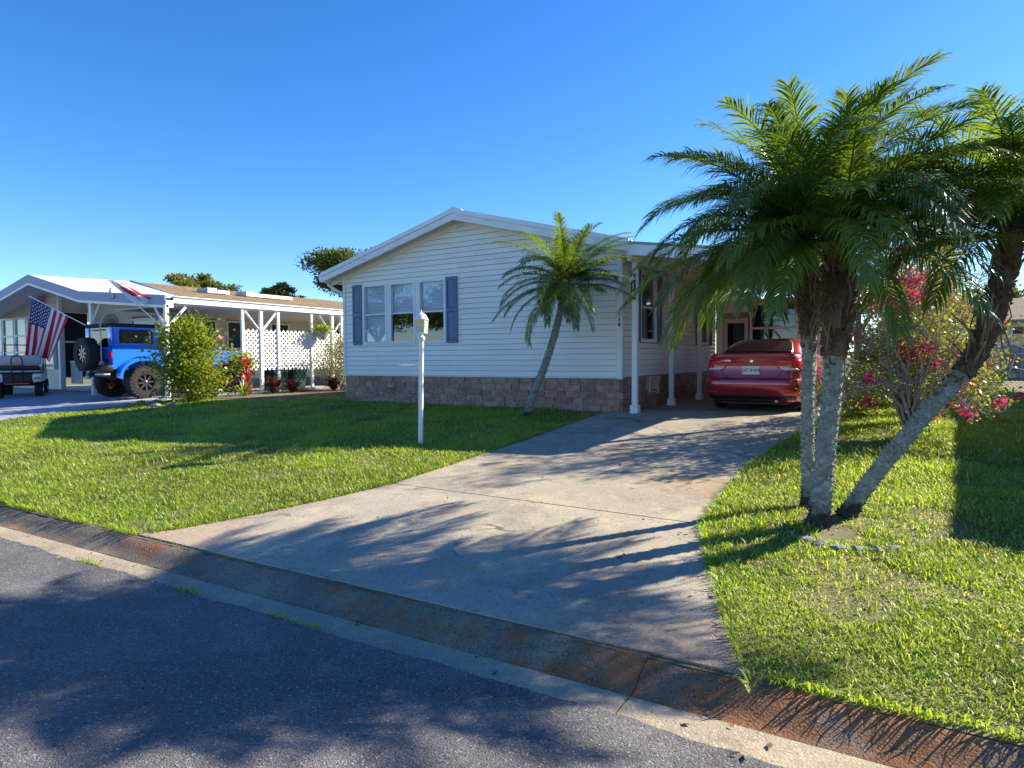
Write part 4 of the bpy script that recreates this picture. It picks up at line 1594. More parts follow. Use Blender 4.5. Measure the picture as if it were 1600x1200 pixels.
def shrub(name, loc, label, cat, c, rad, n, clumps, spread, ll, lw, mat, seed, stems=6, stem_mat='bark', flowers=None, group=None, flat=0.0, tint=(.1, .75), dead=.04, stem_r=.012):
    rs = np.random.RandomState(seed)
    rng = random.Random(seed)
    R_ = root(name, loc, label, cat, group)
    P, D, idx = cloud(rs, n, c, rad, clumps, spread, flat)
    zmin = loc[2] + .02
    ok = P[:, 2] > zmin
    P, D, idx = P[ok], D[ok], idx[ok]
    m = len(P)
    ct = tint[0] + (tint[1] - tint[0]) * rs.rand(clumps)
    t = np.clip(ct[idx] + rs.normal(size=m) * .12, 0, .8)
    t = np.where(rs.rand(m) < dead, .85 + .15 * rs.rand(m), t)
    V, F, tt = leaf_cards(P, D, np.array([0, 0, 1.0]) + rs.normal(size=(m, 3)) * .5, ll * (.7 + .6 * rs.rand(m)), lw * (.7 + .6 * rs.rand(m)), t)
    leaf_mesh('foliage', V, [F], tt, mat, R_)
    mb = MB()
    for k in range(stems):
        a = rng.random() * 6.28
        e = Vector((c[0] + rad[0] * .75 * math.cos(a) * rng.random(), c[1] + rad[1] * .75 * math.sin(a) * rng.random(), c[2] + rad[2] * rng.uniform(-.1, .6)))
        b = Vector(loc) + Vector((rng.uniform(-.1, .1) * rad[0], rng.uniform(-.1, .1) * rad[1], -.03))
        mid = b.lerp(e, .5) + Vector((rng.uniform(-.15, .15) * rad[0], rng.uniform(-.15, .15) * rad[1], .1 * rad[2]))
        mb.tube([b, b.lerp(mid, .5) + Vector((0, 0, .05)), mid, e], [stem_r * 1.3, stem_r, stem_r * .8, stem_r * .35], 5)
    if stems:
        mb.build('stem', stem_mat, R_)
    if flowers:
        fm, nf, fs = flowers
        for k in range(nf):
            i = rng.randrange(m)
            p = Vector(P[i]) + Vector((Vector(P[i]) - Vector(c)).normalized() * .06)
            fq = MB()
            ax = (Vector(P[i]) - Vector(c)).normalized()
            a = ax.cross(Vector((0, 0, 1))).normalized()
            b = a.cross(ax)
            for j in range(5):
                th = j * 2 * math.pi / 5 + rng.random() * .3
                dd = a * math.cos(th) + b * math.sin(th)
                ss = ax.cross(dd)
                fq.quad(p, p + dd * fs * .6 + ss * fs * .4 + ax * fs * .25, p + dd * fs + ax * fs * .2, p + dd * fs * .6 - ss * fs * .4 + ax * fs * .25)
            fq.build('flower', fm, R_)
    return R_

def tree(loc, label, h, crad, n, seed, group, tint=(.1, .7), trunk_r=.25, leaf=.34, clumps=46):
    rs = np.random.RandomState(seed)
    rng = random.Random(seed)
    R_ = root('tree', loc, label, 'tree', group)
    c = (loc[0], loc[1], loc[2] + h - crad[2])
    P, D, idx = cloud(rs, int(n * 2.6), c, crad, clumps, .11, .25)
    m = len(P)
    ct = tint[0] + (tint[1] - tint[0]) * rs.rand(clumps)
    t = np.clip(ct[idx] + rs.normal(size=m) * .1, 0, .8)
    leaf *= .68
    V, F, tt = leaf_cards(P, D, np.array([0, 0, 1.0]) + rs.normal(size=(m, 3)) * .6, leaf * (.7 + .6 * rs.rand(m)), leaf * .6 * (.7 + .6 * rs.rand(m)), t)
    leaf_mesh('crown', V, [F], tt, 'tree_leaf', R_)
    mb = MB()
    b = Vector(loc)
    fork = b + Vector((0, 0, h * .35))
    mb.tube([b - Vector((0, 0, .2)), b + Vector((0, 0, h * .15)), fork], [trunk_r * 1.3, trunk_r, trunk_r * .8], 9)
    for k in range(7):
        a = k * 2 * math.pi / 7 + rng.random()
        e = Vector(c) + Vector((crad[0] * .6 * math.cos(a), crad[1] * .6 * math.sin(a), crad[2] * rng.uniform(-.2, .5)))
        mb.tube([fork, fork.lerp(e, .5) + Vector((0, 0, .3)), e], [trunk_r * .5, trunk_r * .35, trunk_r * .1], 6)
    mb.build('trunk', 'bark', R_, smooth=True)
    return R_

g3 = 'trees standing behind the neighbouring house'
tree((-38.2, 15.2, ZB), 'low dome tree above the neighbour house, between white roof and flag', 6.9, (2.6, 2.6, 1.2), 5200, 1, g3, (.25, .75), leaf=.30)
tree((-34.0, 19.2, ZB), 'small pale tree showing above the middle of the brown roof', 6.4, (1.7, 1.7, 1.0), 3200, 2, g3, (.2, .7), leaf=.28)
tree((-28.2, 21.8, ZB), 'tallest dark tree, rising right beside the cream house roof edge', 9.3, (4.4, 3.4, 2.4), 9000, 3, g3, (.0, .55), leaf=.32)

# bougainvillea: bare arching canes, thin leaves, pink bracts
def bougainvillea(loc, label, canes, seed, reach, height, leaf_n, bract_n, name='bougainvillea_bush', low=False):
    rng = random.Random(seed)
    rs = np.random.RandomState(seed)
    R_ = root(name, loc, label, 'bush')
    L0 = Vector(loc)
    mb = MB()
    for k in range(3):
        a = rng.random() * 6.28
        mb.tube([L0 + Vector((0, 0, -.05)), L0 + Vector((math.cos(a) * .05, math.sin(a) * .05, .25)), L0 + Vector((math.cos(a) * .16, math.sin(a) * .12, .62))], [.055, .042, .028], 8)
    mb.build('trunk', 'bark', R_, smooth=True)
    tips, along = [], []
    tw = MB()
    for k in range(canes):
        a = rng.random() * 6.28
        p = L0 + Vector((math.cos(a) * .08, math.sin(a) * .08, rng.uniform(.2, .6)))
        el = rng.uniform(.6, 1.45)
        d = Vector((math.cos(a) * math.cos(el), math.sin(a) * math.cos(el), math.sin(el)))
        path = [p.copy()]
        rch = rng.uniform(.6, 1.0)
        st = 9
        for i in range(st):
            d = (d + Vector((rng.uniform(-.48, .48), rng.uniform(-.48, .48), rng.uniform(-.40, .22)))).normalized()
            p = p + Vector((d.x * reach, d.y * reach, d.z * height)) * (rch / st * 1.25)
            if p.z < loc[2] + .45:
                p.z = loc[2] + .45
            path.append(p.copy())
            if i > 1:
                along.append((p.copy(), d.copy()))
            if i > 2:                              # side twigs
                for _ in range(5):
                    e = Vector((rng.uniform(-1, 1), rng.uniform(-1, 1), rng.uniform(-.5, .8))).normalized()
                    q = p + e * rng.uniform(.10, .32)
                    q2 = q + (e + Vector((rng.uniform(-.6, .6), rng.uniform(-.6, .6), -.3))) * rng.uniform(.05, .16)
                    tw.tube([p, q, q2], [.0045, .003, .0015], 3, cap=False)
                    along.append((q, e))
                    tips.append((q2, e))
        cm = MB()
        cm.tube(path, [.015 * (1 - .8 * i / st) + .002 for i in range(st + 1)], 5)
        cm.build('cane', 'twig', R_)
        tips.append((p.copy(), d.copy()))
    tw.build('twigs', 'twig', R_)
    # leaves
    ii = rs.randint(0, len(along), leaf_n)
    P = np.array([along[i][0] for i in ii]) + rs.normal(size=(leaf_n, 3)) * .06
    D = rs.normal(size=(leaf_n, 3))
    t = np.clip(.35 + .5 * rs.rand(leaf_n), 0, .8)
    t = np.where(rs.rand(leaf_n) < .12, .95, t)
    V, F, tt = leaf_cards(P, D, np.array([0, 0, 1.0]) + rs.normal(size=(leaf_n, 3)) * .6, .05 * (.7 + .7 * rs.rand(leaf_n)), .034 * (.7 + .6 * rs.rand(leaf_n)), t)
    leaf_mesh('foliage', V, [F], tt, 'shrub_leaf', R_)
    # bract clusters
    for k in range(bract_n):
        c, e = rng.choice(tips)
        if low and c.z > loc[2] + 1.7:
            c = Vector((c.x, c.y, loc[2] + rng.uniform(.7, 1.6)))
        m = rng.randint(36, 70)
        P = np.array(c) + rs.normal(size=(m, 3)) * np.array([.055, .055, .05])
        D = rs.normal(size=(m, 3))
        V, F, tt = leaf_cards(P, D, rs.normal(size=(m, 3)), .042 * (.8 + .5 * rs.rand(m)), .038 * (.8 + .5 * rs.rand(m)), np.clip(rs.rand(m) * .8 + (.1 if rng.random() < .2 else -.1), 0, 1))
        leaf_mesh('blossoms', V, [F], tt, 'bract', R_)
    return R_

bougainvillea((4.72, -1.30, zg(4.72, -1.3)), 'tangled bougainvillea with bare canes and pink bracts beside the driveway', 44, 51, 1.0, 2.1, 5200, 40)
bougainvillea((4.75, .35, ZB), 'taller leafy bougainvillea behind the tangled one, beside the carport', 40, 52, 1.35, 4.4, 11000, 26)
bougainvillea((5.35, 2.6, ZB), 'loose high bougainvillea with yellow-green leaves nearest the side lawn', 22, 53, .8, 3.2, 5600, 8)
shrub('broadleaf_shrub', (4.85, 5.2, ZB), 'dark dense shrub with big leaves behind the bougainvillea', 'shrub', (4.85, 5.2, ZB + .95), (1.0, .9, 1.0), 2600, 30, .2, .17, .085, 'shrub_leaf', 61, tint=(.0, .5))
shrub('broadleaf_shrub', (5.2, 9.6, ZB), 'rounded dark tree-like shrub in front of the chain link fence', 'shrub', (5.2, 9.6, ZB + 1.5), (1.1, 1.0, 1.5), 3600, 34, .18, .15, .08, 'shrub_leaf', 62, tint=(.0, .45))
shrub('low_shrub', (3.85, 1.0, ZB), 'low bushy green shrub at the foot of the carport post', 'shrub', (3.85, 1.0, ZB + .35), (.42, .5, .42), 1300, 18, .2, .06, .035, 'shrub_leaf', 63, tint=(.1, .6))
shrub('low_shrub', (4.0, 3.2, ZB), 'green shrub along the side of the carport slab', 'shrub', (4.0, 3.2, ZB + .5), (.5, .9, .6), 1800, 20, .2, .07, .04, 'shrub_leaf', 64, tint=(.1, .6))

# hibiscus by the neighbour's drive
hz = zg(-12.0, -1.5)
shrub('hibiscus_shrub', (-11.8, -1.4, hz), 'big sunlit hibiscus shrub with coral flowers in front of the blue vehicle', 'shrub', (-11.8, -1.4, hz + 1.08), (.92, .88, 1.08), 7500, 70, .21, .10, .066, 'shrub_leaf', 71, stems=14,
      flowers=('hib_petal', 9, .075), tint=(.25, .8), dead=.06, stem_r=.018)

def rosette(name, loc, label, n, ln, w, mat, seed, tint=(.1, .7), group=None, stalk=0.0, tiers=1):
    rs = np.random.RandomState(seed)
    R_ = root(name, loc, label, 'plant', group)
    Vs, Qs, Ts, tt = [], [], [], []
    for k in range(n):
        a = k * 2.39996 + rs.rand() * .5
        e = RAD(25 + 58 * rs.rand())
        z0 = stalk * (k % max(1, tiers)) / max(1, tiers - 1) if tiers > 1 else 0
        d = Vector((math.cos(a) * math.cos(e), math.sin(a) * math.cos(e), math.sin(e)))
        s = Vector((-math.sin(a), math.cos(a), 0))
        p = Vector(loc) + Vector((rs.uniform(-.03, .03), rs.uniform(-.03, .03), z0))
        L = ln * (.65 + .5 * rs.rand())
        ww = w * (.8 + .4 * rs.rand())
        p1 = p + d * L * .4
        d2 = (d + Vector((0, 0, -.35))).normalized()
        p2 = p1 + d2 * L * .35
        d3 = (d2 + Vector((0, 0, -.55))).normalized()
        p3 = p2 + d3 * L * .3
        b = len(Vs)
        Vs += [tuple(q) for q in (p - s * ww * .25, p + s * ww * .25, p1 + s * ww * .5, p1 - s * ww * .5, p2 + s * ww * .42, p2 - s * ww * .42, p3)]
        Qs += [(b, b + 1, b + 2, b + 3), (b + 3, b + 2, b + 4, b + 5)]
        Ts.append((b + 5, b + 4, b + 6))
        tt += [tint[0] + (tint[1] - tint[0]) * rs.rand()] * 7
    leaf_mesh('leaves', Vs, [np.array(Qs), np.array(Ts)], tt, mat, R_)
    if stalk > 0:
        mb = MB()
        mb.tube([Vector(loc) - Vector((0, 0, .03)), Vector(loc) + Vector((0.02, 0, stalk))], [.02, .014], 6)
        mb.build('stem', 'bark', R_)
    return R_
rosette('ti_plant', (-12.15, .55, ZB), 'bright red ti plant against the white lattice', 28, .40, .085, 'ti_leaf', 81, stalk=.95, tiers=6)
rosette('spider_lily', (-12.0, .35, ZB), 'green strap-leaved plant at the foot of the red ti plant', 40, .62, .035, 'shrub_leaf', 82, (.4, .8))
gg = 'dark red cordyline plants in the bed under the lattice'
rosette('cordyline', (-12.35, 1.65, ZB), 'dark red cordyline just behind the strap-leaved plant', 70, .62, .08, 'red_leaf', 83, (.0, .9), gg)
rosette('cordyline', (-12.3, 2.35, ZB), 'dark red cordyline in front of the green bin', 70, .64, .08, 'red_leaf', 84, (.0, .9), gg)
rosette('cordyline', (-12.2, 4.0, ZB), 'dark red cordyline at the foot of the pale grey shrub', 70, .62, .08, 'red_leaf', 85, (.0, .9), gg)
rosette('cordyline', (-12.4, -.35, ZB), 'dark red and grey cordyline beside the blue vehicle front wheel', 40, .55, .07, 'red_leaf', 86, (.2, 1.0), gg)
shrub('silvery_shrub', (-11.9, 4.15, ZB), 'pale grey-green straggly shrub at the right end of the lattice', 'shrub', (-11.9, 4.2, ZB + .95), (.9, 1.3, .85), 5200, 44, .2, .075, .04, 'grey_leaf', 87, stems=20, stem_mat='twig', tint=(.1, .9))
shrub('low_shrub', (-11.1, 4.9, ZB), 'small leafy green shrub by the corner of the cream house', 'shrub', (-11.1, 4.9, ZB + .35), (.5, .5, .42), 1300, 18, .2, .07, .04, 'shrub_leaf', 88, tint=(.2, .75))
shrub('crepe_shrub', (-12.55, .95, ZB), 'green shrub between the blue vehicle hood and the lattice', 'shrub', (-12.5, .85, ZB + .95), (.45, .45, .45), 900, 16, .22, .09, .06, 'shrub_leaf', 89, tint=(.2, .75))
shrub('burgundy_shrub', (-17.6, .1, zg(-17.6, 0)), 'dark burgundy shrub between the golf cart and the spare wheel', 'shrub', (-17.6, .1, zg(-17.6, 0) + .55), (.85, .6, .6), 1900, 26, .2, .10, .06, 'red_leaf', 90, tint=(.0, .7))

# edging stones in an arc in front of the palms
rng = random.Random(5)
for k, (sx, sy) in enumerate([(4.05, -6.30), (4.16, -6.37), (4.285, -6.40), (4.41, -6.38), (4.52, -6.33), (4.62, -6.26), (3.93, -6.16), (3.80, -5.98), (3.70, -5.86)]):
    bm = bmesh.new()
    bmesh.ops.create_icosphere(bm, subdivisions=2, radius=1)
    a = rng.random() * 3
    for v in bm.verts:
        nz = 1 + .22 * math.sin(v.co.x * 3 + a) * math.cos(v.co.y * 4 + a * 2) + rng.uniform(-.06, .06)
        v.co = Vector((v.co.x * .068 * nz, v.co.y * .05 * nz, max(-.5, v.co.z) * .034 * nz))
    me = bpy.data.meshes.new('edging_stone')
    bm.to_mesh(me)
    bm.free()
    me.materials.append(MT['rock'])
    o = bpy.data.objects.new('edging_stone', me)
    COL.objects.link(o)
    o.location = (sx, sy, zg(sx, sy) + .003)
    o.rotation_euler = (0, 0, rng.random() * 3)
    s = rng.uniform(.8, 1.15) * (1 if k < 6 else .6)
    o.scale = (s, s, s)
    tag(o, 'grey edging stone in the grass before the palms, %s from the driveway' % ['fourth', 'fifth', 'sixth', 'seventh', 'eighth', 'ninth', 'third', 'second', 'first'][k], 'stone', 'edging stones round the palm clump')

# dry leaves and bits lying about
rs = np.random.RandomState(91)
pts = []
for _ in range(170):
    x, y = rs.uniform(3.2, 6.2), rs.uniform(-8.3, -1.0)
    pts.append((x, y, zg(x, y) + .03))
for _ in range(60):
    x = rs.uniform(-6, 6)
    y = ykerb(x) - rs.uniform(.25, .52)
    pts.append((x, y, .014))
for _ in range(46):
    x, y = rs.uniform(-.1, 3.2), rs.uniform(-8.3, -.5)
    pts.append((x, y, zg(x, y) + .017))
for _ in range(160):
    x, y = rs.uniform(-11, -.8), rs.uniform(-8.2, -.6)
    pts.append((x, y, zg(x, y) + .03))
P = np.array(pts)
m = len(P)
a = rs.rand(m) * 6.28
V, F, t = leaf_cards(P, np.stack([np.cos(a), np.sin(a), rs.normal(size=m) * .25], 1), np.array([0, 0, 1.0]) + rs.normal(size=(m, 3)) * .35, .03 + .035 * rs.rand(m), .012 + .016 * rs.rand(m), rs.rand(m))
o = leaf_mesh('leaf_litter', V, [F], t, 'palm_dead', kind='stuff')
o['label'] = 'small dry brown leaves scattered on lawn, drive and gutter'
o['category'] = 'leaves'
# ================================================================ vehicles
def cut_cylinders(o, cyl):
    """cut wheel wells (cylinders along x) out of a mesh object"""
    cutters = []
    for (y, z, r, xa, xb) in cyl:
        mb = MB()
        mb.lathe([(r, xa), (r, xb)], 40, 'x', (0, y, z))
        c = mb.build('cutter', 'black', None, fix=True)
        c.parent = o.parent
        c.matrix_world = o.matrix_world
        md = o.modifiers.new('cut', 'BOOLEAN')
        md.object = c
        md.operation = 'DIFFERENCE'
        md.solver = 'EXACT'
        cutters.append(c)
    bpy.context.view_layer.update()
    dg = bpy.context.evaluated_depsgraph_get()
    me = bpy.data.meshes.new_from_object(o.evaluated_get(dg))
    o.modifiers.clear()
    old = o.data
    o.data = me
    bpy.data.meshes.remove(old)
    for c in cutters:
        bpy.data.objects.remove(c)

def wheel(par, name, x, y, z, r, w, side, rim_r, spokes, rim_mat, tread=0, spoke_mat=None, axis='x'):
    """wheel about a local x axis; side = +1/-1 gives the outer face; axis 'y' for a spare on the tailgate"""
    R_ = bpy.data.objects.new(name, None)
    COL.objects.link(R_)
    R_.parent = par
    R_.location = (x, y, z)
    if axis == 'y':
        R_.rotation_euler = (0, 0, RAD(-90))
    h = w / 2
    mb = MB()
    prof = [(rim_r, -h * .9), (r * .86, -h), (r * .97, -h * .86), (r, -h * .5), (r, h * .5), (r * .97, h * .86), (r * .86, h), (rim_r, h * .9), (rim_r * .97, h * .6), (rim_r * .97, -h * .6), (rim_r, -h * .9)]
    mb.lathe(prof, 40, 'x')
    if tread:
        for k in range(tread):
            a = 2 * math.pi * k / tread
            mt = Matrix.Rotation(a, 4, 'X')
            for j in (-1, 1):
                mb.box(j * h * .30 - h * .26, j * h * .30 + h * .26, -.020, .020, r * .985, r * 1.022, mt @ Matrix.Rotation(.06 * j, 4, 'X'))
                mb.box(j * h * .88 - h * .10, j * h * .88 + h * .10, -.026, .026, r * .86, r * 1.0, mt @ Matrix.Rotation(.05, 4, 'X'))
    mb.build('tyre', 'rubber', R_, smooth=True, local=True)
    mb = MB()
    s = side
    mb.lathe([(rim_r * .99, s * h * .35), (rim_r * .985, s * h * .86), (rim_r * .93, s * h * .88), (rim_r * .90, s * h * .5), (0.001, s * h * .42)], 40, 'x')
    rim = mb.build('rim', rim_mat, R_, smooth=True, local=True)
    sp = MB()
    for k in range(spokes):
        a = 2 * math.pi * k / spokes
        mt = Matrix.Rotation(a, 4, 'X')
        x0, x1 = sorted((s * h * .45, s * h * .80))
        sp.box(x0, x1, -rim_r * .10, rim_r * .10, rim_r * .14, rim_r * .92, mt @ Matrix.Rotation(.10, 4, 'X'))
    sp.lathe([(rim_r * .2, s * h * .4), (rim_r * .2, s * h * .84), (rim_r * .12, s * h * .9), (0.001, s * h * .9)], 16, 'x')
    sp.build('spokes', spoke_mat or rim_mat, R_, local=True)
    return R_

MT['car_red'] = M('metallic_red', (0.36, 0.02, 0.034), 0.28, metal=0.35, spec=0.5, coat=1.0)
MT['rim_dark'] = M('machined_rim', (0.16, 0.16, 0.17), 0.25, metal=.8)
MT['rear_glass'] = M('rear_glass', (0.012, 0.014, 0.016), 0.06, spec=.5)
MT['tail_red'] = M('tail_red', (0.70, 0.010, 0.012), 0.12, coat=1.0)
MT['tail_clear'] = M('tail_clear', (0.72, 0.70, 0.68), 0.12, coat=1.0)
MT['plate'] = M('plate_white', (0.78, 0.78, 0.74), 0.4)
MT['plate_green'] = M('plate_green', (0.02, 0.22, 0.12), 0.5)
MT['plate_orange'] = M('plate_orange', (0.80, 0.26, 0.04), 0.5)
MT['car_blue'] = M('bright_blue', (0.006, 0.155, 0.72), 0.30, spec=0.5, coat=1.0)
MT['cart_body'] = M('cart_body', (0.70, 0.70, 0.70), 0.3, coat=0.4)
MT['vinyl'] = M('vinyl_seat', (0.50, 0.46, 0.42), 0.5)
MT['fabric_black'] = M('soft_top', (0.02, 0.02, 0.022), 0.85, bump=.2, bscale=90)

def sedan():
    R_ = root('sedan', (2.17, .98, ZB + .013), 'dark red four-door sedan parked tail outwards under the carport', 'car', None, RAD(-1.0))
    # z, rear y, front y, half width, exponent
    LV = [(.17, .34, 4.30, .76, 6), (.22, .16, 4.44, .83, 6), (.34, .05, 4.52, .875, 6), (.46, .015, 4.55, .888, 6), (.56, .0, 4.55, .89, 6), (.615, .02, 4.53, .888, 6),
          (.645, .075, 4.50, .886, 6), (.75, .105, 4.44, .885, 6), (.88, .115, 4.30, .872, 6), (.98, .105, 4.05, .845, 6), (1.045, .085, 3.75, .81, 6), (1.085, .085, 3.55, .785, 6),
          (1.10, .13, 3.45, .765, 6), (1.105, .52, 3.36, .735, 5.5), (1.13, .62, 3.28, .722, 5), (1.22, .88, 3.02, .68, 4.6), (1.32, 1.22, 2.74, .625, 4.2), (1.38, 1.50, 2.52, .57, 4), (1.415, 1.78, 2.36, .50, 4), (1.43, 2.0, 2.26, .40, 3.5)]
    LV = [(z, a, b, w * 1.035, n * 1.6) for (z, a, b, w, n) in LV]
    def par(z):
        zs = [l[0] for l in LV]
        return [float(np.interp(z, zs, [l[i] for l in LV])) for i in range(1, 5)]
    def rear(x, z):
        yr, yf, w, n = par(z)
        l = (yf - yr) / 2
        q = min(.9999, abs(x) / w)
        return (yr + yf) / 2 - l * (1 - q ** n) ** (1 / n)
    mb = MB()
    NP = 72
    vs = []
    for (z, yr, yf, w, n) in LV:
        c, l = (yr + yf) / 2, (yf - yr) / 2
        for k in range(NP):
            a = 2 * math.pi * (k + .5) / NP
            ca, sa = math.cos(a), math.sin(a)
            vs.append((w * math.copysign(abs(ca) ** (2 / n), ca), c + l * math.copysign(abs(sa) ** (2 / n), sa), z))
    fs = [(i * NP + k, i * NP + (k + 1) % NP, (i + 1) * NP + (k + 1) % NP, (i + 1) * NP + k) for i in range(len(LV) - 1) for k in range(NP)]
    fs += [tuple(range(NP))[::-1], tuple((len(LV) - 1) * NP + k for k in range(NP))]
    mb.mesh(vs, fs)
    body = mb.build('body', 'car_red', R_, local=True, fix=True)
    cut_cylinders(body, [(1.02, .32, .36, -1, -.62), (1.02, .32, .36, .62, 1), (3.72, .32, .36, -1, -.62), (3.72, .32, .36, .62, 1)])
    body.data.polygons.foreach_set('use_smooth', [True] * len(body.data.polygons))
    try:
        body.data.set_sharp_from_angle(angle=RAD(32))
    except Exception:
        pass
    def patch(name, mat, rows, off=.006, par_=R_, ncol=14):
        """rows: (z, xa, xb) bottom to top, laid on the rear of the body"""
        q = MB()
        V = []
        for (z, xa, xb) in rows:
            for i in range(ncol + 1):
                x = xa + (xb - xa) * i / ncol
                e = .004
                p = Vector((x, rear(x, z), z))
                dx = Vector((2 * e, rear(x + e, z) - rear(x - e, z), 0))
                dz = Vector((0, rear(x, z + e) - rear(x, z - e), 2 * e))
                nn = dx.cross(dz).normalized()
                V.append(p + nn * off)
        m = ncol + 1
        q.mesh(V, [(j * m + i, j * m + i + 1, (j + 1) * m + i + 1, (j + 1) * m + i) for j in range(len(rows) - 1) for i in range(ncol)])
        o = q.build(name, mat, par_, local=True, smooth=True)
        md = o.modifiers.new('solid', 'SOLIDIFY')
        md.thickness = .004
        return o
    patch('rear_window', 'rear_glass', [(1.115, -.62, .62), (1.15, -.62, .62), (1.22, -.585, .585), (1.30, -.54, .54), (1.36, -.47, .47), (1.385, -.40, .40)], .016, ncol=24)
    rw = patch('window_shade', 'black', [(1.112, -.64, .64), (1.15, -.64, .64), (1.22, -.60, .60), (1.30, -.555, .555), (1.36, -.485, .485), (1.392, -.41, .41)], .010, ncol=24)
    for s in (-1, 1):
        R2 = lambda a, b: (a, b) if s > 0 else (-b, -a)
        tl = patch('taillight', 'tail_red', [(z,) + R2(a, b) for z, a, b in ((.79, .56, .86), (.84, .48, .875), (.90, .42, .875), (.95, .38, .865), (.995, .60, .845))], .012)
        patch('reversing_lens', 'tail_clear', [(z,) + R2(a, b) for z, a, b in ((.795, .58, .82), (.83, .51, .78), (.862, .50, .64))], .018, tl)
        patch('reflector', 'tail_red', [(z,) + R2(a, b) for z, a, b in ((.365, .60, .84), (.39, .60, .85))], .006)
        mb = MB()
        mb.bbox(-.10, .10, -.05, .05, -.06, .06, .03, Matrix.Translation((s * .98, 3.05, 1.10)))
        mb.build('mirror', 'car_red', R_, local=True, smooth=True)
    patch('lower_bumper', 'black', [(.20, -.72, .72), (.26, -.77, .77), (.31, -.79, .79), (.325, -.74, .74)], .010, ncol=24)
    # shut line of the boot lid
    seam = [(-.80 + .0, .80), (-.56, .79), (-.50, .70), (-.44, .655), (-.3, .640), (0, .636), (.3, .640), (.44, .655), (.50, .70), (.56, .79), (.80, .80)]
    mb = MB()
    mb.tube([(x, rear(x, z) - .001, z) for x, z in seam[1:-1]], .005, 5)
    mb.build('boot_seam', 'black', R_, local=True)
    mb = MB()                                     # spoiler lip
    prof = []
    for i in range(25):
        x = -.74 + 1.48 * i / 24
        prof.append((x, rear(x, 1.06) + .015, 1.088 + .014 * (1 - (x / .74) ** 2)))
    mb.tube(prof, [.006] + [.017] * 23 + [.006], 8)
    mb.build('spoiler_lip', 'car_red', R_, local=True, smooth=True)
    # plate with its characters
    yp = rear(0, .79)
    mb = MB()
    mb.bbox(-.155, .155, yp - .018, yp - .006, .715, .87, .003)
    pl = mb.build('number_plate', 'plate', R_, local=True)
    text_mesh('plate_text', 'JIC', .088, 'plate_green', pl, (-.083, yp - .0195, .792), RX, .001, bold=.0015)
    text_mesh('plate_text', 'N04', .088, 'plate_green', pl, (.083, yp - .0195, .792), RX, .001, bold=.0015)
    mb = MB()
    mb.lathe([(.001, -.002), (.022, -.002), (.022, 0)], 14, 'y', (0, yp - .018, .792))
    mb.build('plate_badge', 'plate_orange', pl, local=True)
    # oval emblem with a slanted H
    ye = rear(0, .965)
    mb = MB()
    ring = [(.058 * math.cos(a), ye - .010, .962 + .030 * math.sin(a)) for a in [2 * math.pi * k / 28 for k in range(29)]]
    mb.tube(ring, .0045, 6, cap=False)
    em = mb.build('emblem', 'chrome', R_, local=True, smooth=True)
    text_mesh('emblem_letter', 'H', .062, 'chrome', em, (0, ye - .010, .962), RX, .003, bold=.003, shear=.45)
    text_mesh('badge_text', 'ELANTRA', .042, 'chrome', R_, (-.46, rear(-.46, .965) - .006, .972), RX, .001)
    mb = MB()                                     # shark-fin aerial
    mb.mesh([(-.02, 1.98, 1.415), (.02, 1.98, 1.415), (.012, 2.16, 1.42), (-.012, 2.16, 1.42), (0, 2.02, 1.475), (0, 2.06, 1.47)], [(0, 1, 4), (1, 2, 5, 4), (2, 3, 5), (3, 0, 4, 5)])
    mb.build('aerial', 'car_red', R_, local=True)
    mb = MB()
    mb.tube([(.45, .12, .215), (.45, .5, .23)], .026, 10)
    mb.build('exhaust', 'galv', R_, local=True)
    # side windows on the right and left
    for s in (-1, 1):
        for (ya, yb, yc_, yd) in ((1.02, 1.92, 1.45, 1.92), (1.98, 2.95, 1.98, 2.52)):
            q = MB()
            V = []
            for (z, u) in ((1.125, 0), (1.2, .4), (1.3, .85), (1.35, 1)):
                yr, yf, w, n = par(z)
                c, l = (yr + yf) / 2, (yf - yr) / 2
                for i in range(9):
                    a0, a1 = ya + (yc_ - ya) * u, yb + (yd - yb) * u
                    y = a0 + (a1 - a0) * i / 8
                    t_ = min(.985, abs(y - c) / l)
                    V.append((s * (w * (1 - t_ ** n) ** (1 / n) + .006), y, z))
            q.mesh(V, [(j * 9 + i, j * 9 + i + 1, (j + 1) * 9 + i + 1, (j + 1) * 9 + i) for j in range(3) for i in range(8)])
            q.build('side_window', 'dark_glass', R_, local=True, smooth=True)
        for (y, z) in ((1.55, .93), (2.6, .90)):
            mb = MB()
            mb.bbox(s * .885 - .012, s * .885 + .012, y, y + .2, z, z + .03, .01)
            mb.build('door_handle', 'car_red', R_, local=True, smooth=True)
        wheel(R_, 'wheel', s * .775, 1.02, .31, .31, .20, s, .20, 10, 'galv')
        wheel(R_, 'wheel', s * .775, 3.72, .31, .31, .20, s, .20, 10, 'galv')
    mb = MB()
    mb.box(-.6, .6, .4, 4.1, .14, .24)
    mb.build('underbody', 'black', R_, local=True)
sedan()

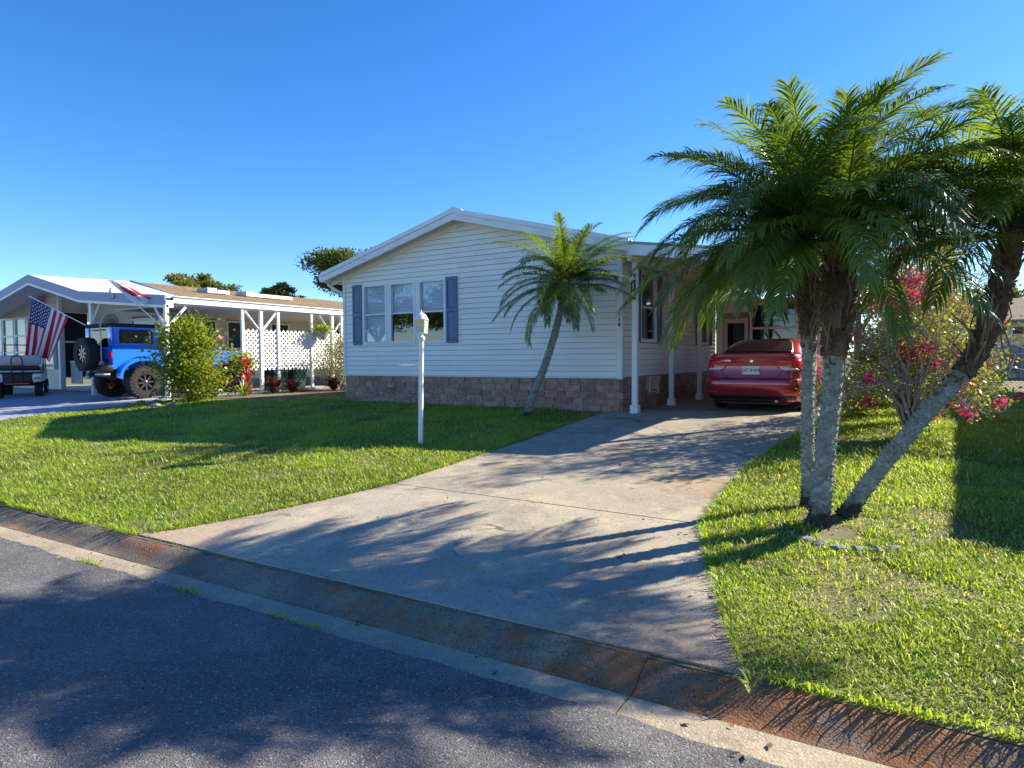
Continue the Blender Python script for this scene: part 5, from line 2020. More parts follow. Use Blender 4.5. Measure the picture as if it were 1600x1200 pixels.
def jeep():
    gz = zg(-14.9, -1.3)
    R_ = root('off_road_vehicle', (-15.1, -2.14, gz), 'bright blue lifted off-road vehicle with black top parked under the neighbour carport', 'car')
    WR, ya, yb = .47, .78, 3.72
    mb = MB()
    tub = [(0.0, .86), (0.0, 1.46), (.04, 1.50), (2.62, 1.50), (2.66, 1.46), (4.05, 1.40), (4.10, 1.30), (4.10, .98), (3.0, .86)]
    V = [(-.76, y, z) for y, z in tub] + [(.76, y, z) for y, z in tub]
    n = len(tub)
    mb.mesh(V, [tuple(range(n)), tuple(range(n, 2 * n))[::-1]] + [(i, n + i, n + (i + 1) % n, (i + 1) % n) for i in range(n)])
    body = mb.build('body', 'car_blue', R_, local=True, fix=True)
    cut_cylinders(body, [(ya, .62, .60, -1, -.45), (ya, .62, .60, .45, 1), (yb, .62, .60, -1, -.45), (yb, .62, .60, .45, 1)])
    bv = body.modifiers.new('bevel', 'BEVEL')
    bv.width = .025
    bv.segments = 3
    bv.limit_method = 'ANGLE'
    # upper body: pillars and panels round the windows
    def up(name, mat, x0, x1, y0, y1, z0, z1, b=.015, par_=R_):
        q = MB()
        q.bbox(x0, x1, y0, y1, z0, z1, b)
        return q.build(name, mat, par_, local=True, smooth=True)
    for s in (-1, 1):
        xs = sorted((s * .735, s * .675))
        for (y0, y1, z0, z1) in ((.02, .20, 1.5, 2.06), (1.16, 1.34, 1.5, 2.06), (2.28, 2.38, 1.5, 2.06), (.2, 1.16, 1.5, 1.60), (.2, 1.16, 1.99, 2.06), (1.34, 2.28, 1.5, 1.56), (1.34, 2.28, 2.0, 2.06)):
            up('upper_panel', 'car_blue', xs[0], xs[1], y0, y1, z0 + .001, z1, .008)
        for (y0, y1, z0, z1) in ((.205, 1.155, 1.605, 1.985), (1.345, 2.275, 1.565, 1.995)):
            q = MB()
            xg = s * .712
            q.box(min(xg, xg - s * .006), max(xg, xg - s * .006), y0, y1, z0, z1)
            g = q.build('side_window', 'dark_glass', R_, local=True)
            if y0 < .5 and s > 0:
                for i in range(6):
                    st = MB()
                    st.lathe([(.001, .004), (.028 if i % 2 == 0 else .02, .004), (.028 if i % 2 == 0 else .02, .001)], 10, 'x', (xg, 1.08, 1.93 - i * .058))
                    st.build('sticker', 'white', g, local=True)
        # door outline
        up('door_handle', 'black', min(s * .76, s * .79), max(s * .76, s * .79), 1.42, 1.58, 1.36, 1.40, .01)
        up('hinge', 'black', min(s * .755, s * .785), max(s * .755, s * .785), 2.34, 2.46, 1.30, 1.36, .008)
        up('door_seam', 'black', min(s * .758, s * .7635), max(s * .758, s * .7635), 1.24, 1.25, .92, 1.5, .002)
        up('door_seam', 'black', min(s * .758, s * .7635), max(s * .758, s * .7635), 2.32, 2.33, .92, 1.5, .002)
        up('mirror', 'black', min(s * .80, s * 1.0), max(s * .80, s * 1.0), 2.22, 2.30, 1.56, 1.74, .03)
        # flares
        for yc in (ya, yb):
            q = MB()
            outer, inner = [], []
            for k in range(15):
                a = RAD(-8 + 196 * k / 14)
                outer.append((yc + .70 * math.cos(a) * 1.0, .70 + .60 * math.sin(a) * .82))
                inner.append((yc + .62 * math.cos(a), .68 + .56 * math.sin(a) * .82))
            V = []
            for (xo, dz) in ((.76, 0), (.97, -.035)):
                V += [(s * xo, y, z + dz) for y, z in outer] + [(s * xo, y, z + dz) for y, z in inner]
            m = 15
            F = []
            for k in range(m - 1):
                F += [(k, k + 1, 2 * m + k + 1, 2 * m + k), (m + k, 3 * m + k, 3 * m + k + 1, m + k + 1), (2 * m + k, 2 * m + k + 1, 3 * m + k + 1, 3 * m + k)]
            F += [(0, 2 * m, 3 * m, m), (m - 1, 2 * m - 1, 4 * m - 1, 3 * m - 1)]
            q.mesh(V, F)
            q.build('fender_flare', 'car_blue', R_, local=True, fix=True, smooth=True)
            wheel(R_, 'wheel', s * .86, yc, WR, WR, .32, s, .25, 8, 'black_gloss', 26, 'rim_dark')
        up('taillight', 'tail_red', min(s * .62, s * .75), max(s * .62, s * .75), -.035, .004, 1.16, 1.36, .012)
        up('side_step', 'black', min(s * .74, s * .90), max(s * .74, s * .90), 1.40, 3.05, .70, .76, .02)
    up('roof', 'fabric_black', -.74, .74, -.02, 2.50, 2.062, 2.17, .05)
    up('rear_frame', 'car_blue', -.735, -.52, .0, .05, 1.505, 2.06, .01)
    up('rear_frame', 'car_blue', .52, .735, .0, .05, 1.505, 2.06, .01)
    q = MB()
    q.box(-.518, .518, .02, .026, 1.51, 2.05)
    rg = q.build('rear_window', 'dark_glass', R_, local=True)
    up('wiper', 'black', -.30, .30, -.03, .01, 1.97, 2.0, .006, rg)
    up('windscreen_frame', 'car_blue', -.70, .70, 2.40, 2.46, 1.50, 1.56, .01)
    q = MB()
    q.quad((-.68, 2.62, 1.50), (.68, 2.62, 1.50), (.66, 2.42, 2.05), (-.66, 2.42, 2.05))
    q.build('windscreen', 'dark_glass', R_, local=True)
    up('hood', 'car_blue', -.62, .62, 2.72, 4.03, 1.41, 1.50, .04)
    up('rear_bumper', 'black', -.82, .82, -.20, -.01, .80, .98, .03)
    up('step_bar', 'galv', .35, .85, -.30, -.12, .70, .745, .015)
    up('hitch', 'black', -.08, .08, -.32, -.1, .66, .78, .01)
    up('front_bumper', 'black', -.85, .85, 4.12, 4.30, .80, .98, .03)
    up('grille', 'car_blue', -.60, .60, 4.09, 4.14, 1.0, 1.38, .02)
    up('chassis', 'black', -.42, .42, .1, 4.1, .62, .84, .02)
    for yc in (ya, yb):
        q = MB()
        q.tube([(-.75, yc, WR), (.75, yc, WR)], .055, 8)
        q.lathe([(.06, -.16), (.16, -.08), (.16, .08), (.06, .16)], 12, 'x', (.05, yc, WR))
        q.build('axle', 'black', R_, local=True, smooth=True)
    wheel(R_, 'spare_wheel', -.05, -.30, 1.30, .46, .30, 1, .25, 8, 'black_gloss', 26, 'rim_dark', axis='y')
    up('spare_bracket', 'black', -.25, .15, -.14, -.004, 1.1, 1.5, .02)
    up('lamp_housing', 'black', .36, .54, -.07, -.005, 1.08, 1.16, .01)
    q = MB()
    q.tube([(.47, -.16, .98), (.47, -.16, 2.24)], .016, 8)
    q.build('jack_pole', 'vinyl', R_, local=True, smooth=True)
    up('pole_base', 'galv', .42, .52, -.21, -.11, .985, 1.10, .01)
jeep()

def golf_cart():
    x0, y0 = -19.2, -2.6
    R_ = root('golf_cart', (x0, y0, zg(x0, y0)), 'white golf cart with a pale seat standing at the left edge beside the flag', 'golf cart', None, RAD(63))
    def up(name, mat, x0, x1, y0, y1, z0, z1, b=.02, par_=R_):
        q = MB()
        q.bbox(x0, x1, y0, y1, z0, z1, b)
        return q.build(name, mat, par_, local=True, smooth=True)
    for s in (-1, 1):
        wheel(R_, 'wheel', s * .52, .35, .28, .28, .22, s, .17, 7, 'chrome', 18)
        wheel(R_, 'wheel', s * .50, 2.05, .28, .28, .22, s, .17, 7, 'chrome', 18)
        fl = up('fender', 'cart_body', min(s * .36, s * .64), max(s * .36, s * .64), -.02, .78, .50, .80, .08)
        up('taillight', 'tail_red', min(s * .42, s * .60), max(s * .42, s * .60), -.045, -.015, .60, .66, .01)
        q = MB()
        q.tube([(s * .56, 1.0, .85), (s * .56, .86, 1.05), (s * .56, 1.35, 1.07), (s * .56, 1.42, .85)], .016, 8)
        q.build('armrest', 'black', R_, local=True, smooth=True)
        q = MB()
        q.tube([(s * .55, 2.1, .95), (s * .55, 1.95, 1.72), (s * .55, 1.85, 1.78)], .016, 8)
        q.build('windscreen_post', 'black', R_, local=True, smooth=True)
    q = MB()
    q.tube([(-.55, 1.95, 1.72), (.55, 1.95, 1.72)], .016, 8)
    q.build('windscreen_rail', 'black', R_, local=True)
    up('rear_panel', 'black', -.38, .38, -.01, .3, .46, .78, .03)
    up('bumper_strip', 'tail_red', -.30, .30, -.035, -.012, .44, .47, .006)
    up('rear_deck', 'vinyl', -.60, .60, -.08, .34, .82, .87, .02)
    up('deck_frame', 'black', -.62, .62, -.06, .9, .78, .818, .015)
    up('seat_cushion', 'vinyl', -.56, .56, .72, 1.22, .88, 1.0, .05)
    up('seat_backrest', 'vinyl', -.56, .56, .52, .66, 1.04, 1.36, .06)
    up('seat_base', 'black', -.52, .52, .62, 1.2, .50, .878, .02)
    up('rear_cushion', 'black', -.54, .54, .30, .50, .88, 1.03, .04)
    up('cowl', 'cart_body', -.58, .58, 1.75, 2.5, .48, .98, .14)
    up('floor', 'black', -.58, .58, .8, 2.1, .36, .42, .02)
    q = MB()
    q.tube([(-.14, -.10, .5), (-.14, -.10, 1.22), (-.10, -.10, 1.31), (0, -.10, 1.35), (.10, -.10, 1.31), (.14, -.10, 1.22), (.14, -.10, .5)], .018, 8)
    q.build('grab_bar', 'black', R_, local=True, smooth=True)
    q = MB()
    q.prism([(-.10, 1.10), (.10, 1.10), (0, 1.22)], 'y', -.125, -.112)
    q.build('reflector', 'tail_red', R_, local=True)
    q = MB()
    q.tube([(-.1, 1.9, .95), (-.25, 1.6, 1.2)], .015, 6)
    ring = [(-.25 + .17 * math.cos(a), 1.58 + .06 * math.sin(a), 1.2 + .16 * math.sin(a)) for a in [2 * math.pi * k / 20 for k in range(21)]]
    q.tube(ring, .014, 6, cap=False)
    q.build('steering_wheel', 'black', R_, local=True, smooth=True)
golf_cart()
# ================================================================ lamp post
LX, LY = -1.48, -4.19
LZ = zg(LX, LY)
LP = root('lamp_post', (LX, LY, LZ), 'white lawn lamp post with a glass lantern and a ladder bar', 'lamp post')
mb = MB()
mb.tube([(LX, LY, LZ - .1), (LX + .01, LY + .012, LZ + .8), (LX + .015, LY + .03, LZ + 1.55)], .037, 16)
mb.build('pole', 'white', LP, smooth=True)
TX, TY, TZ = LX + .015, LY + .03, LZ + 1.55
mb = MB()
mb.lathe([(.05, 0), (.055, .01), (.055, .05), (.03, .062), (.022, .085), (.05, .10), (.062, .112), (.0, .114)], 16, 'z', (TX, TY, TZ))
mb.build('pole_cap', 'white', LP, smooth=True)
mb = MB()
d = Vector((-.85, -.526, 0))
a = Vector((TX, TY, TZ - .37))
mb.tube([a + d * .04, a + d * .30], .011, 8)
mb.tube([a + d * .29 + Vector((0, 0, -.005)), a + d * .33 + Vector((0, 0, -.005))], .017, 8)
mb.build('ladder_bar', 'white', LP, smooth=True)
MT['amber_glass'] = M('amber_glass', (0.70, 0.56, 0.26), 0.15)
MT['frost_glass'] = M('frosted_glass', (0.50, 0.53, 0.48), 0.2)
rz = RAD(20)
mt = Matrix.Translation((TX, TY, TZ + .112)) @ Matrix.Rotation(rz, 4, 'Z') @ Matrix.Diagonal((.88, .88, 1, 1))
lan = MB()
for sx in (-1, 1):
    for sy in (-1, 1):
        b = mt @ Vector((sx * .075, sy * .075, 0))
        t = mt @ Vector((sx * .092, sy * .092, .195))
        lan.tube([b, t], .007, 5)
for h, hw in ((.0, .078), (.195, .095), (.10, .0865)):
    for s in (-1, 1):
        lan.box(-hw, hw, s * hw - .006, s * hw + .006, h - .006, h + .006, mt)
        lan.box(s * hw - .006, s * hw + .006, -hw + .007, hw - .007, h - .006, h + .006, mt)
lan.build('lantern_frame', 'white', LP)
for k in range(4):
    q = MB()
    m2 = mt @ Matrix.Rotation(k * math.pi / 2, 4, 'Z')
    for j, (h0, h1) in enumerate(((.007, .093), (.107, .188))):
        w0, w1 = .072 + .017 * h0 / .195, .072 + .017 * h1 / .195
        q.cur = (j + k) % 2
        q.quad(m2 @ Vector((-w0, -w0, h0)), m2 @ Vector((w0, -w0, h0)), m2 @ Vector((w1, -w1, h1)), m2 @ Vector((-w1, -w1, h1)))
    q.build('lantern_pane', ['frost_glass', 'amber_glass'], LP)
q = MB()
prof = [(.118, .198), (.112, .206), (.098, .235), (.080, .262), (.052, .285), (.022, .296), (.012, .305), (.014, .320), (.006, .335), (.0, .345)]
V, n = [], 8
q.lathe([(r * .9, h) for r, h in prof], 12, 'z', (TX, TY, TZ + .112))
q.build('lantern_roof', 'white', LP, smooth=True)
q = MB()
q.tube([(TX, TY, TZ + .12), (TX, TY, TZ + .22)], .018, 8)
q.build('bulb', 'frost_glass', LP)

# ================================================================ the neighbour on the left
NX, NF = -13.1, -1.3                              # carport eave line and front line
NB = root('neighbour_house', (-18.0, 6.0, ZB), 'cream neighbour house with white metal porch roof and brown shingle roof', 'house')
def nbx(name, mat, x0, x1, y0, y1, z0, z1, par=None, b=0):
    q = MB()
    if b:
        q.bbox(x0, x1, y0, y1, z0, z1, b)
    else:
        q.box(x0, x1, y0, y1, z0, z1)
    return q.build(name, mat, par or NB)
MT['nsiding'] = M('tan_siding', (0.62, 0.57, 0.46), 0.5, col2=(0.56, 0.51, 0.41), scale=1.5, var=.03)
MT['shingle'] = M('brown_shingle', (0.235, 0.175, 0.115), 0.9, col2=(0.165, 0.12, 0.08), scale=5, bump=.5, bscale=50, var=.16, hue=.01)
MT['roof_white'] = M('white_roof_coat', (0.80, 0.80, 0.80), 0.5, col2=(0.72, 0.72, 0.73), scale=.8)
MT['fascia_blue'] = M('blue_grey_fascia', (0.26, 0.29, 0.40), 0.5)
# slab of the drive
q = MB()
xs = [-26, -22, -18, -15, -13.05]
V = []
for x in xs:
    for y in (ykerb(x) + .02, -5.5, -3.6, -1.2, 0.4, 6.0):
        xx = x
        if x == -13.05:
            xx = -12.82 - .18 * max(-9, min(0, y + 3.5))
        V.append((xx, y, zg(xx, y) + .012))
F = [(i * 6 + j, (i + 1) * 6 + j, (i + 1) * 6 + j + 1, i * 6 + j + 1) for i in range(4) for j in range(5)]
q.mesh(V, F)
struct(q.build('neighbour_driveway', 'ndrive'))
q = MB()
V = [(-13.0, .35, ZB + .006), (-12.7, -.9, ZB - .03), (-11.3, -.5, ZB - .005), (-9.4, 1.2, ZB + .006), (-9.2, 7, ZB + .006), (-13.0, 7, ZB + .006)]
V = [(x, y, zg(x, y) + .008) for x, y, z in V]
q.poly(V)
struct(q.build('planting_bed', 'mulch'))
# walls -------------------------------------------------------------
def nboard_y(x0, x1, y, z0, z1, par):              # boards facing -Y
    q = MB()
    q.quad((x0, y - .018, z0), (x1, y - .018, z0), (x1, y - .003, z1), (x0, y - .003, z1))
    q.quad((x0, y + .01, z0), (x1, y + .01, z0), (x1, y - .018, z0), (x0, y - .018, z0))
    q.build('siding_board', 'nsiding', par)
def nboard_x(y0, y1, x, z0, z1, par):              # boards facing +X
    q = MB()
    q.quad((x + .018, y0, z0), (x + .018, y1, z0), (x + .003, y1, z1), (x + .003, y0, z1))
    q.quad((x - .01, y0, z0), (x - .01, y1, z0), (x + .018, y1, z0), (x + .018, y0, z0))
    q.build('siding_board', 'nsiding', par)
NS = .20
wl = nbx('wing_wall', 'core', -30, -22.52, .1, .2, ZB, 4.1)
q = MB()
q.prism([(-30, 3.4), (-22.52, 3.4), (-22.52, 4.15), (-25.0, 4.55), (-30, 4.2)], 'y', .03, .095)
gbl = q.build('wing_gable', 'nsiding', NB)
for k in range(6):
    z = 3.42 + k * .16
    nboard_y(-29.9 if z < 4.1 else -28, -22.55, .03, z, z + .165, gbl)
# big windows of the wing
for k in range(5):
    x1 = -22.95 - k * 1.12
    f = MB()
    for a, b, c, d in ((x1 - 1.06, x1, 1.30, 1.38), (x1 - 1.06, x1, 3.30, 3.38), (x1 - 1.06, x1 - .98, 1.38, 3.30), (x1 - .08, x1, 1.38, 3.30), (x1 - .98, x1 - .08, 2.60, 2.66), (x1 - .98, x1 - .08, 1.94, 2.0)):
        f.box(a, b, -.02, .09, c, d)
    w = f.build('window', 'white', NB)
    for c, d in ((1.381, 1.939), (2.001, 2.599), (2.661, 3.299)):
        nbx('pane', 'glass', x1 - .979, x1 - .081, .03, .036, c, d, w)
    nbx('backing', 'curtain', x1 - .98, x1 - .08, .07, .09, 1.38, 3.3, w)
nbx('sill_wall', 'nsiding', -30, -22.55, -.005, .095, ZB, 1.295)
nbx('corner_board', 'white', -22.55, -22.42, -.02, .10, ZB, 4.1)
# screened side of the wing
nbx('screen_side', 'nsiding', -22.54, -22.44, .11, 1.0, 3.45, 4.2)
f = nbx('screen_frame', 'white', -22.53, -22.45, .105, .17, ZB, 3.44)
nbx('screen_rail', 'white', -22.53, -22.45, .18, .99, 2.30, 2.37, f)
nbx('screen_panel', 'dark', -22.52, -22.50, .175, .995, 1.0, 3.44, f)
# recessed front wall with the door
rwall = nbx('entry_wall', 'core', -22.4, -16.6, 1.1, 1.2, ZB, 3.75)
z = ZB + .25
DOOR = (-21.35, -20.25)
W2 = (-19.35, -17.75)
while z < 3.6:
    cuts = []
    if z < 2.95:
        cuts.append(DOOR)
    if 1.6 < z + .1 < 3.15:
        cuts.append(W2)
    for a, b in subtract((-22.4, -16.62), cuts):
        nboard_y(a, b, 1.05, z, z + NS + .004, rwall)
    z += NS
d_ = nbx('door', 'white', DOOR[0] + .05, DOOR[1] - .05, 1.02, 1.09, ZB + .2, 2.75)
nbx('door_glass', 'dark_glass', DOOR[0] + .2, DOOR[1] - .2, 1.005, 1.019, 1.5, 2.62, d_)
nbx('door_frame', 'white', DOOR[0] - .02, DOOR[1] + .02, 1.0, 1.04, 2.76, 2.9, d_)
q = MB()                                           # fan-light ornament over the door
for k in range(13):
    a = math.pi * k / 12
    q.tube([(-20.8, 1.0, 3.0), (-20.8 + .55 * math.cos(a), 1.0, 3.0 + .34 * math.sin(a))], .012, 4)
for r_ in (.30, .55):
    q.tube([(-20.8 + r_ * math.cos(math.pi * k / 16), 1.0, 3.0 + r_ * .62 * math.sin(math.pi * k / 16)) for k in range(17)], .014, 4)
q.build('door_ornament', 'grey_trim', NB)
f = MB()
for a, b, c, e in ((W2[0], W2[1], 1.62, 1.70), (W2[0], W2[1], 3.04, 3.12), (W2[0], W2[0] + .07, 1.7, 3.04), (W2[1] - .07, W2[1], 1.7, 3.04), (W2[0] + .07, W2[1] - .07, 2.34, 2.40)):
    f.box(a, b, 1.0, 1.09, c, e)
w = f.build('window', 'white', NB)
nbx('pane', 'dark_glass', W2[0] + .071, W2[1] - .071, 1.03, 1.036, 1.701, 2.339, w)
nbx('pane', 'dark_glass', W2[0] + .071, W2[1] - .071, 1.03, 1.036, 2.401, 3.039, w)
# long wall beside the carport
lw_ = nbx('carport_wall', 'core', -16.75, -16.65, 1.0, 16, ZB, 3.9)
NW = [(1.55, 2.55, 1.0, 3.05), (2.95, 3.75, 1.0, 3.05), (4.85, 5.75, 1.7, 3.05), (7.5, 8.5, 1.7, 3.05)]
z = ZB + .35
while z < 3.8:
    cuts = [(a, b) for a, b, c, d in NW if c < z + .1 < d]
    for a, b in subtract((1.0, 12.0), cuts):
        nboard_x(a, b, -16.6, z, z + NS + .004, lw_)
    z += NS
for a, b, c, d in NW:
    f = MB()
    for p, q_, r_, s_ in ((a, b, c, c + .06), (a, b, d - .06, d), (a, a + .06, c + .06, d - .06), (b - .06, b, c + .06, d - .06), (a + .06, b - .06, (c + d) / 2 - .03, (c + d) / 2 + .03)):
        f.box(-16.64, -16.56, p, q_, r_, s_)
    w = f.build('window', 'white', NB)
    nbx('pane', 'dark_glass', -16.61, -16.604, a + .061, b - .061, c + .061, (c + d) / 2 - .031, w)
    nbx('pane', 'dark_glass', -16.61, -16.604, a + .061, b - .061, (c + d) / 2 + .031, d - .061, w)
nbx('skirting', 'stone', -16.66, -16.56, 1.0, 12, ZB, ZB + .34)
for i in range(22):
    for j in range(2):
        y0 = 1.0 + i * .5 + (.25 if j else 0)
        nbx('skirting_block', 'rock', -16.56, -16.54 + (i * 7 % 3) * .004, y0 + .012, y0 + .488, ZB + .01 + j * .17, ZB + .165 + j * .17)
# white porch roof (kinked gable) -----------------------------------
kx = [(-27.5, 3.40), (-21.5, 4.55), (-17.97, 3.76), (NX, 3.36)]
for i in range(3):
    (xa, za), (xb, zb) = kx[i], kx[i + 1]
    yb_ = 6.0
    BK = {-21.5: (-21.5, 4.0, 4.55), -17.97: (-19.0, .86, 4.38), NX: (NX + .02, -1.0, 3.40), -27.5: (-27.5, 4.0, 3.40)}
    ka, kb = BK[xa], BK[xb]
    q = MB()
    q.mesh([(xa, NF + .03, za), (xb, NF + .03, zb), (xb, NF + .03, zb + .07), (xa, NF + .03, za + .07), ka, kb, (kb[0], kb[1], kb[2] + .07), (ka[0], ka[1], ka[2] + .07)],
           [(0, 1, 2, 3), (7, 6, 5, 4), (0, 4, 5, 1), (3, 2, 6, 7), (0, 3, 7, 4), (1, 5, 6, 2)])
    q.build('porch_roof', 'roof_white', NB, fix=True)
    for (nm, o0, o1, y0, y1, mt_) in (('porch_fascia', -.20, .085, NF - .03, NF - .0, 'fascia_blue'), ('porch_trim', -.275, -.202, NF - .035, NF + .02, 'white')):
        q = MB()
        q.mesh([(x, y, z + o) for y in (y0, y1) for (x, z, o) in ((xa, za, o0), (xb, zb, o0), (xb, zb, o1), (xa, za, o1))],
               [(0, 1, 2, 3), (7, 6, 5, 4), (0, 4, 5, 1), (3, 2, 6, 7), (0, 3, 7, 4), (1, 5, 6, 2)])
        q.build(nm, mt_, NB, fix=True)
# brown shingle roof, course by course -------------------------------
RXn, RZn = -19.0, 4.43
def shz(x):
    return 3.42 + (NX - x) * (RZn - 3.42) / (NX - RXn)
q = MB()
q.mesh([(NX - .02, -.9, shz(NX) - .06), (RXn, .9, RZn - .06), (RXn, 18, RZn - .06), (NX - .02, 18, shz(NX) - .06), (-22, 3.0, 3.9), (-22, 18, 3.9)],
       [(0, 3, 2, 1), (1, 2, 5, 4)])
deck = q.build('shingle_roof', 'shingle', NB)
rng = random.Random(9)
nc = 28
for c in range(nc):
    xa = NX + .05 - (NX - RXn + .05) * c / nc
    xb = NX + .05 - (NX - RXn + .05) * (c + 1.15) / nc
    y = -1.0 + 1.88 * (c / nc) - rng.uniform(0, .8)
    while y < 11:
        y2 = y + rng.uniform(.85, 1.0)
        q = MB()
        z0, z1 = shz(xa), shz(xb)
        t = .022 + rng.uniform(0, .008)
        ys = max(y, -1.02 + 1.9 * (c / nc))
        q.mesh([(xa, ys, z0 + t), (xa, y2 - .012, z0 + t), (xb, y2 - .012, z1 + .004), (xb, ys, z1 + .004), (xa, ys, z0 - .005), (xa, y2 - .012, z0 - .005)],
               [(0, 1, 2, 3), (4, 5, 1, 0)])
        q.build('shingle', 'shingle', deck)
        y = y2
q = MB()
q.tube([(NX + .05, -1.02, shz(NX + .05) + .02), (RXn, .87, RZn + .02)], .04, 6)
q.build('rake_trim', 'fascia_blue', NB)
for (y0, y1) in ((1.6, 2.5), (3.1, 5.2)):          # skylight and vent boxes near the ridge
    nbx('roof_vent', 'galv', -16.2, -15.6, y0, y0 + .35, shz(-15.9), shz(-15.9) + .18)
    nbx('skylight', 'roof_white', -16.4, -15.7, y0 + .45, y1, shz(-16.0), shz(-16.0) + .12)
# eave fascia of the carport
nbx('eave_fascia', 'white', NX + .005, NX + .06, NF + .2, 12, 3.23, 3.40)
nbx('eave_lip', 'white_metal', NX + .0, NX + .10, NF + .2, 12, 3.403, 3.43)
nbx('carport_ceiling', 'off_white', -16.6, NX - .01, -.9, 12, 3.18, 3.225)
nbx('corner_return', 'white_metal', NX - .15, NX + .055, NF - .02, NF + .19, 3.10, 3.30)
# posts and braces -----------------------------------------------------
def npost(x, y, braces=(), w=.055, zt=3.17):
    q = MB()
    zb = zg(x, y)
    q.bbox(x - w, x + w, y - w, y + w, zb, zt, .006)
    p = q.build('carport_post', 'white', NB)
    for (dx, dy) in braces:
        q = MB()
        q.tube([(x + dx * .06, y + dy * .06, zt - .62), (x + dx * .58, y + dy * .58, zt - .03)], .042, 4)
        q.build('brace', 'white', p)
npost(NX, NF, ((-1, 0), (0, 1)))
npost(-17.4, NF + .08, ((1, 0),), .055, 3.50)
for y in (1.12, 2.46, 3.85, 5.25):
    npost(NX, y, (), .045)
npost(NX, 1.80, ((0, 1), (0, -1)), .05)
npost(NX, 4.80, ((0, 1), (0, -1)), .05)
# porch railing
rl = nbx('railing', 'white', -22.4, -21.5, .30, .34, 1.55, 1.62)
for k in range(9):
    nbx('baluster', 'white', -22.36 + k * .10, -22.33 + k * .10, .305, .335, .75, 1.548, rl)
# lattice: crossed strips in each bay
for (ya, yb_) in ((1.17, 1.745), (1.855, 2.41), (2.51, 3.80), (3.90, 4.745), (4.855, 5.20)):
    z0, z1 = 1.28, 2.58
    q = MB()
    st = .165
    wd = .025
    for sgn in (1, -1):
        c = -4.0
        while c < 4.0:
            # line z - z0 = sgn*(y - ya) + c, clipped to the bay
            pts = []
            for y in (ya, yb_):
                z = z0 + sgn * (y - ya) + c
                if z0 <= z <= z1:
                    pts.append((y, z))
            for z in (z0, z1):
                y = ya + (z - z0 - c) / sgn
                if ya < y < yb_:
                    pts.append((y, z))
            if len(pts) >= 2:
                pts.sort()
                (p0, q0), (p1, q1) = pts[0], pts[-1]
                if p1 - p0 > .03:
                    nx_ = NX + (.006 if sgn > 0 else -.004)
                    dy, dz = -sgn * wd * .72, wd * .72
                    V = [(x, y, z) for x in (nx_ - .004, nx_ + .004) for (y, z) in ((p0 - dy, q0 - dz), (p1 - dy, q1 - dz), (p1 + dy, q1 + dz), (p0 + dy, q0 + dz))]
                    q.mesh(V, [(0, 1, 2, 3), (7, 6, 5, 4), (0, 4, 5, 1), (3, 2, 6, 7), (0, 3, 7, 4), (1, 5, 6, 2)])
            c += st
    lt = q.build('lattice_panel', 'white', NB)
    lt['kind'] = 'stuff'
# ornament on the gable
q = MB()
for r_, nn in ((.08, 6), (.18, 10), (.28, 14)):
    for k in range(nn):
        a = 2 * math.pi * k / nn
        c = Vector((-23.75 + r_ * math.cos(a), -.03, 4.08 + r_ * 1.2 * math.sin(a)))
        q.tube([(c.x + .055 * math.cos(b), c.y, c.z + .055 * math.sin(b)) for b in [2 * math.pi * j / 8 for j in range(9)]], .012, 4, cap=False)
tag(q.build('wall_medallion', 'grey_trim'), 'round openwork metal medallion on the gable above the flag', 'ornament')
# things on and by the neighbour house ----------------------------------
def weather_vane():
    R_ = root('weather_vane', (-16.0, NF - .05, 3.62), 'small dark figure ornament fixed on the porch fascia', 'ornament')
    q = MB()
    q.bbox(-16.05, -15.75, NF - .065, NF - .035, 3.50, 3.66, .01)
    q.build('plaque', 'grey_trim', R_)
    q = MB()
    q.lathe([(.03, 3.66), (.045, 3.72), (.02, 3.78), (.03, 3.81), (.0, 3.84)], 10, 'z', (-15.95, NF - .05, 0))
    q.build('figure', 'grey_trim', R_, smooth=True)
weather_vane()

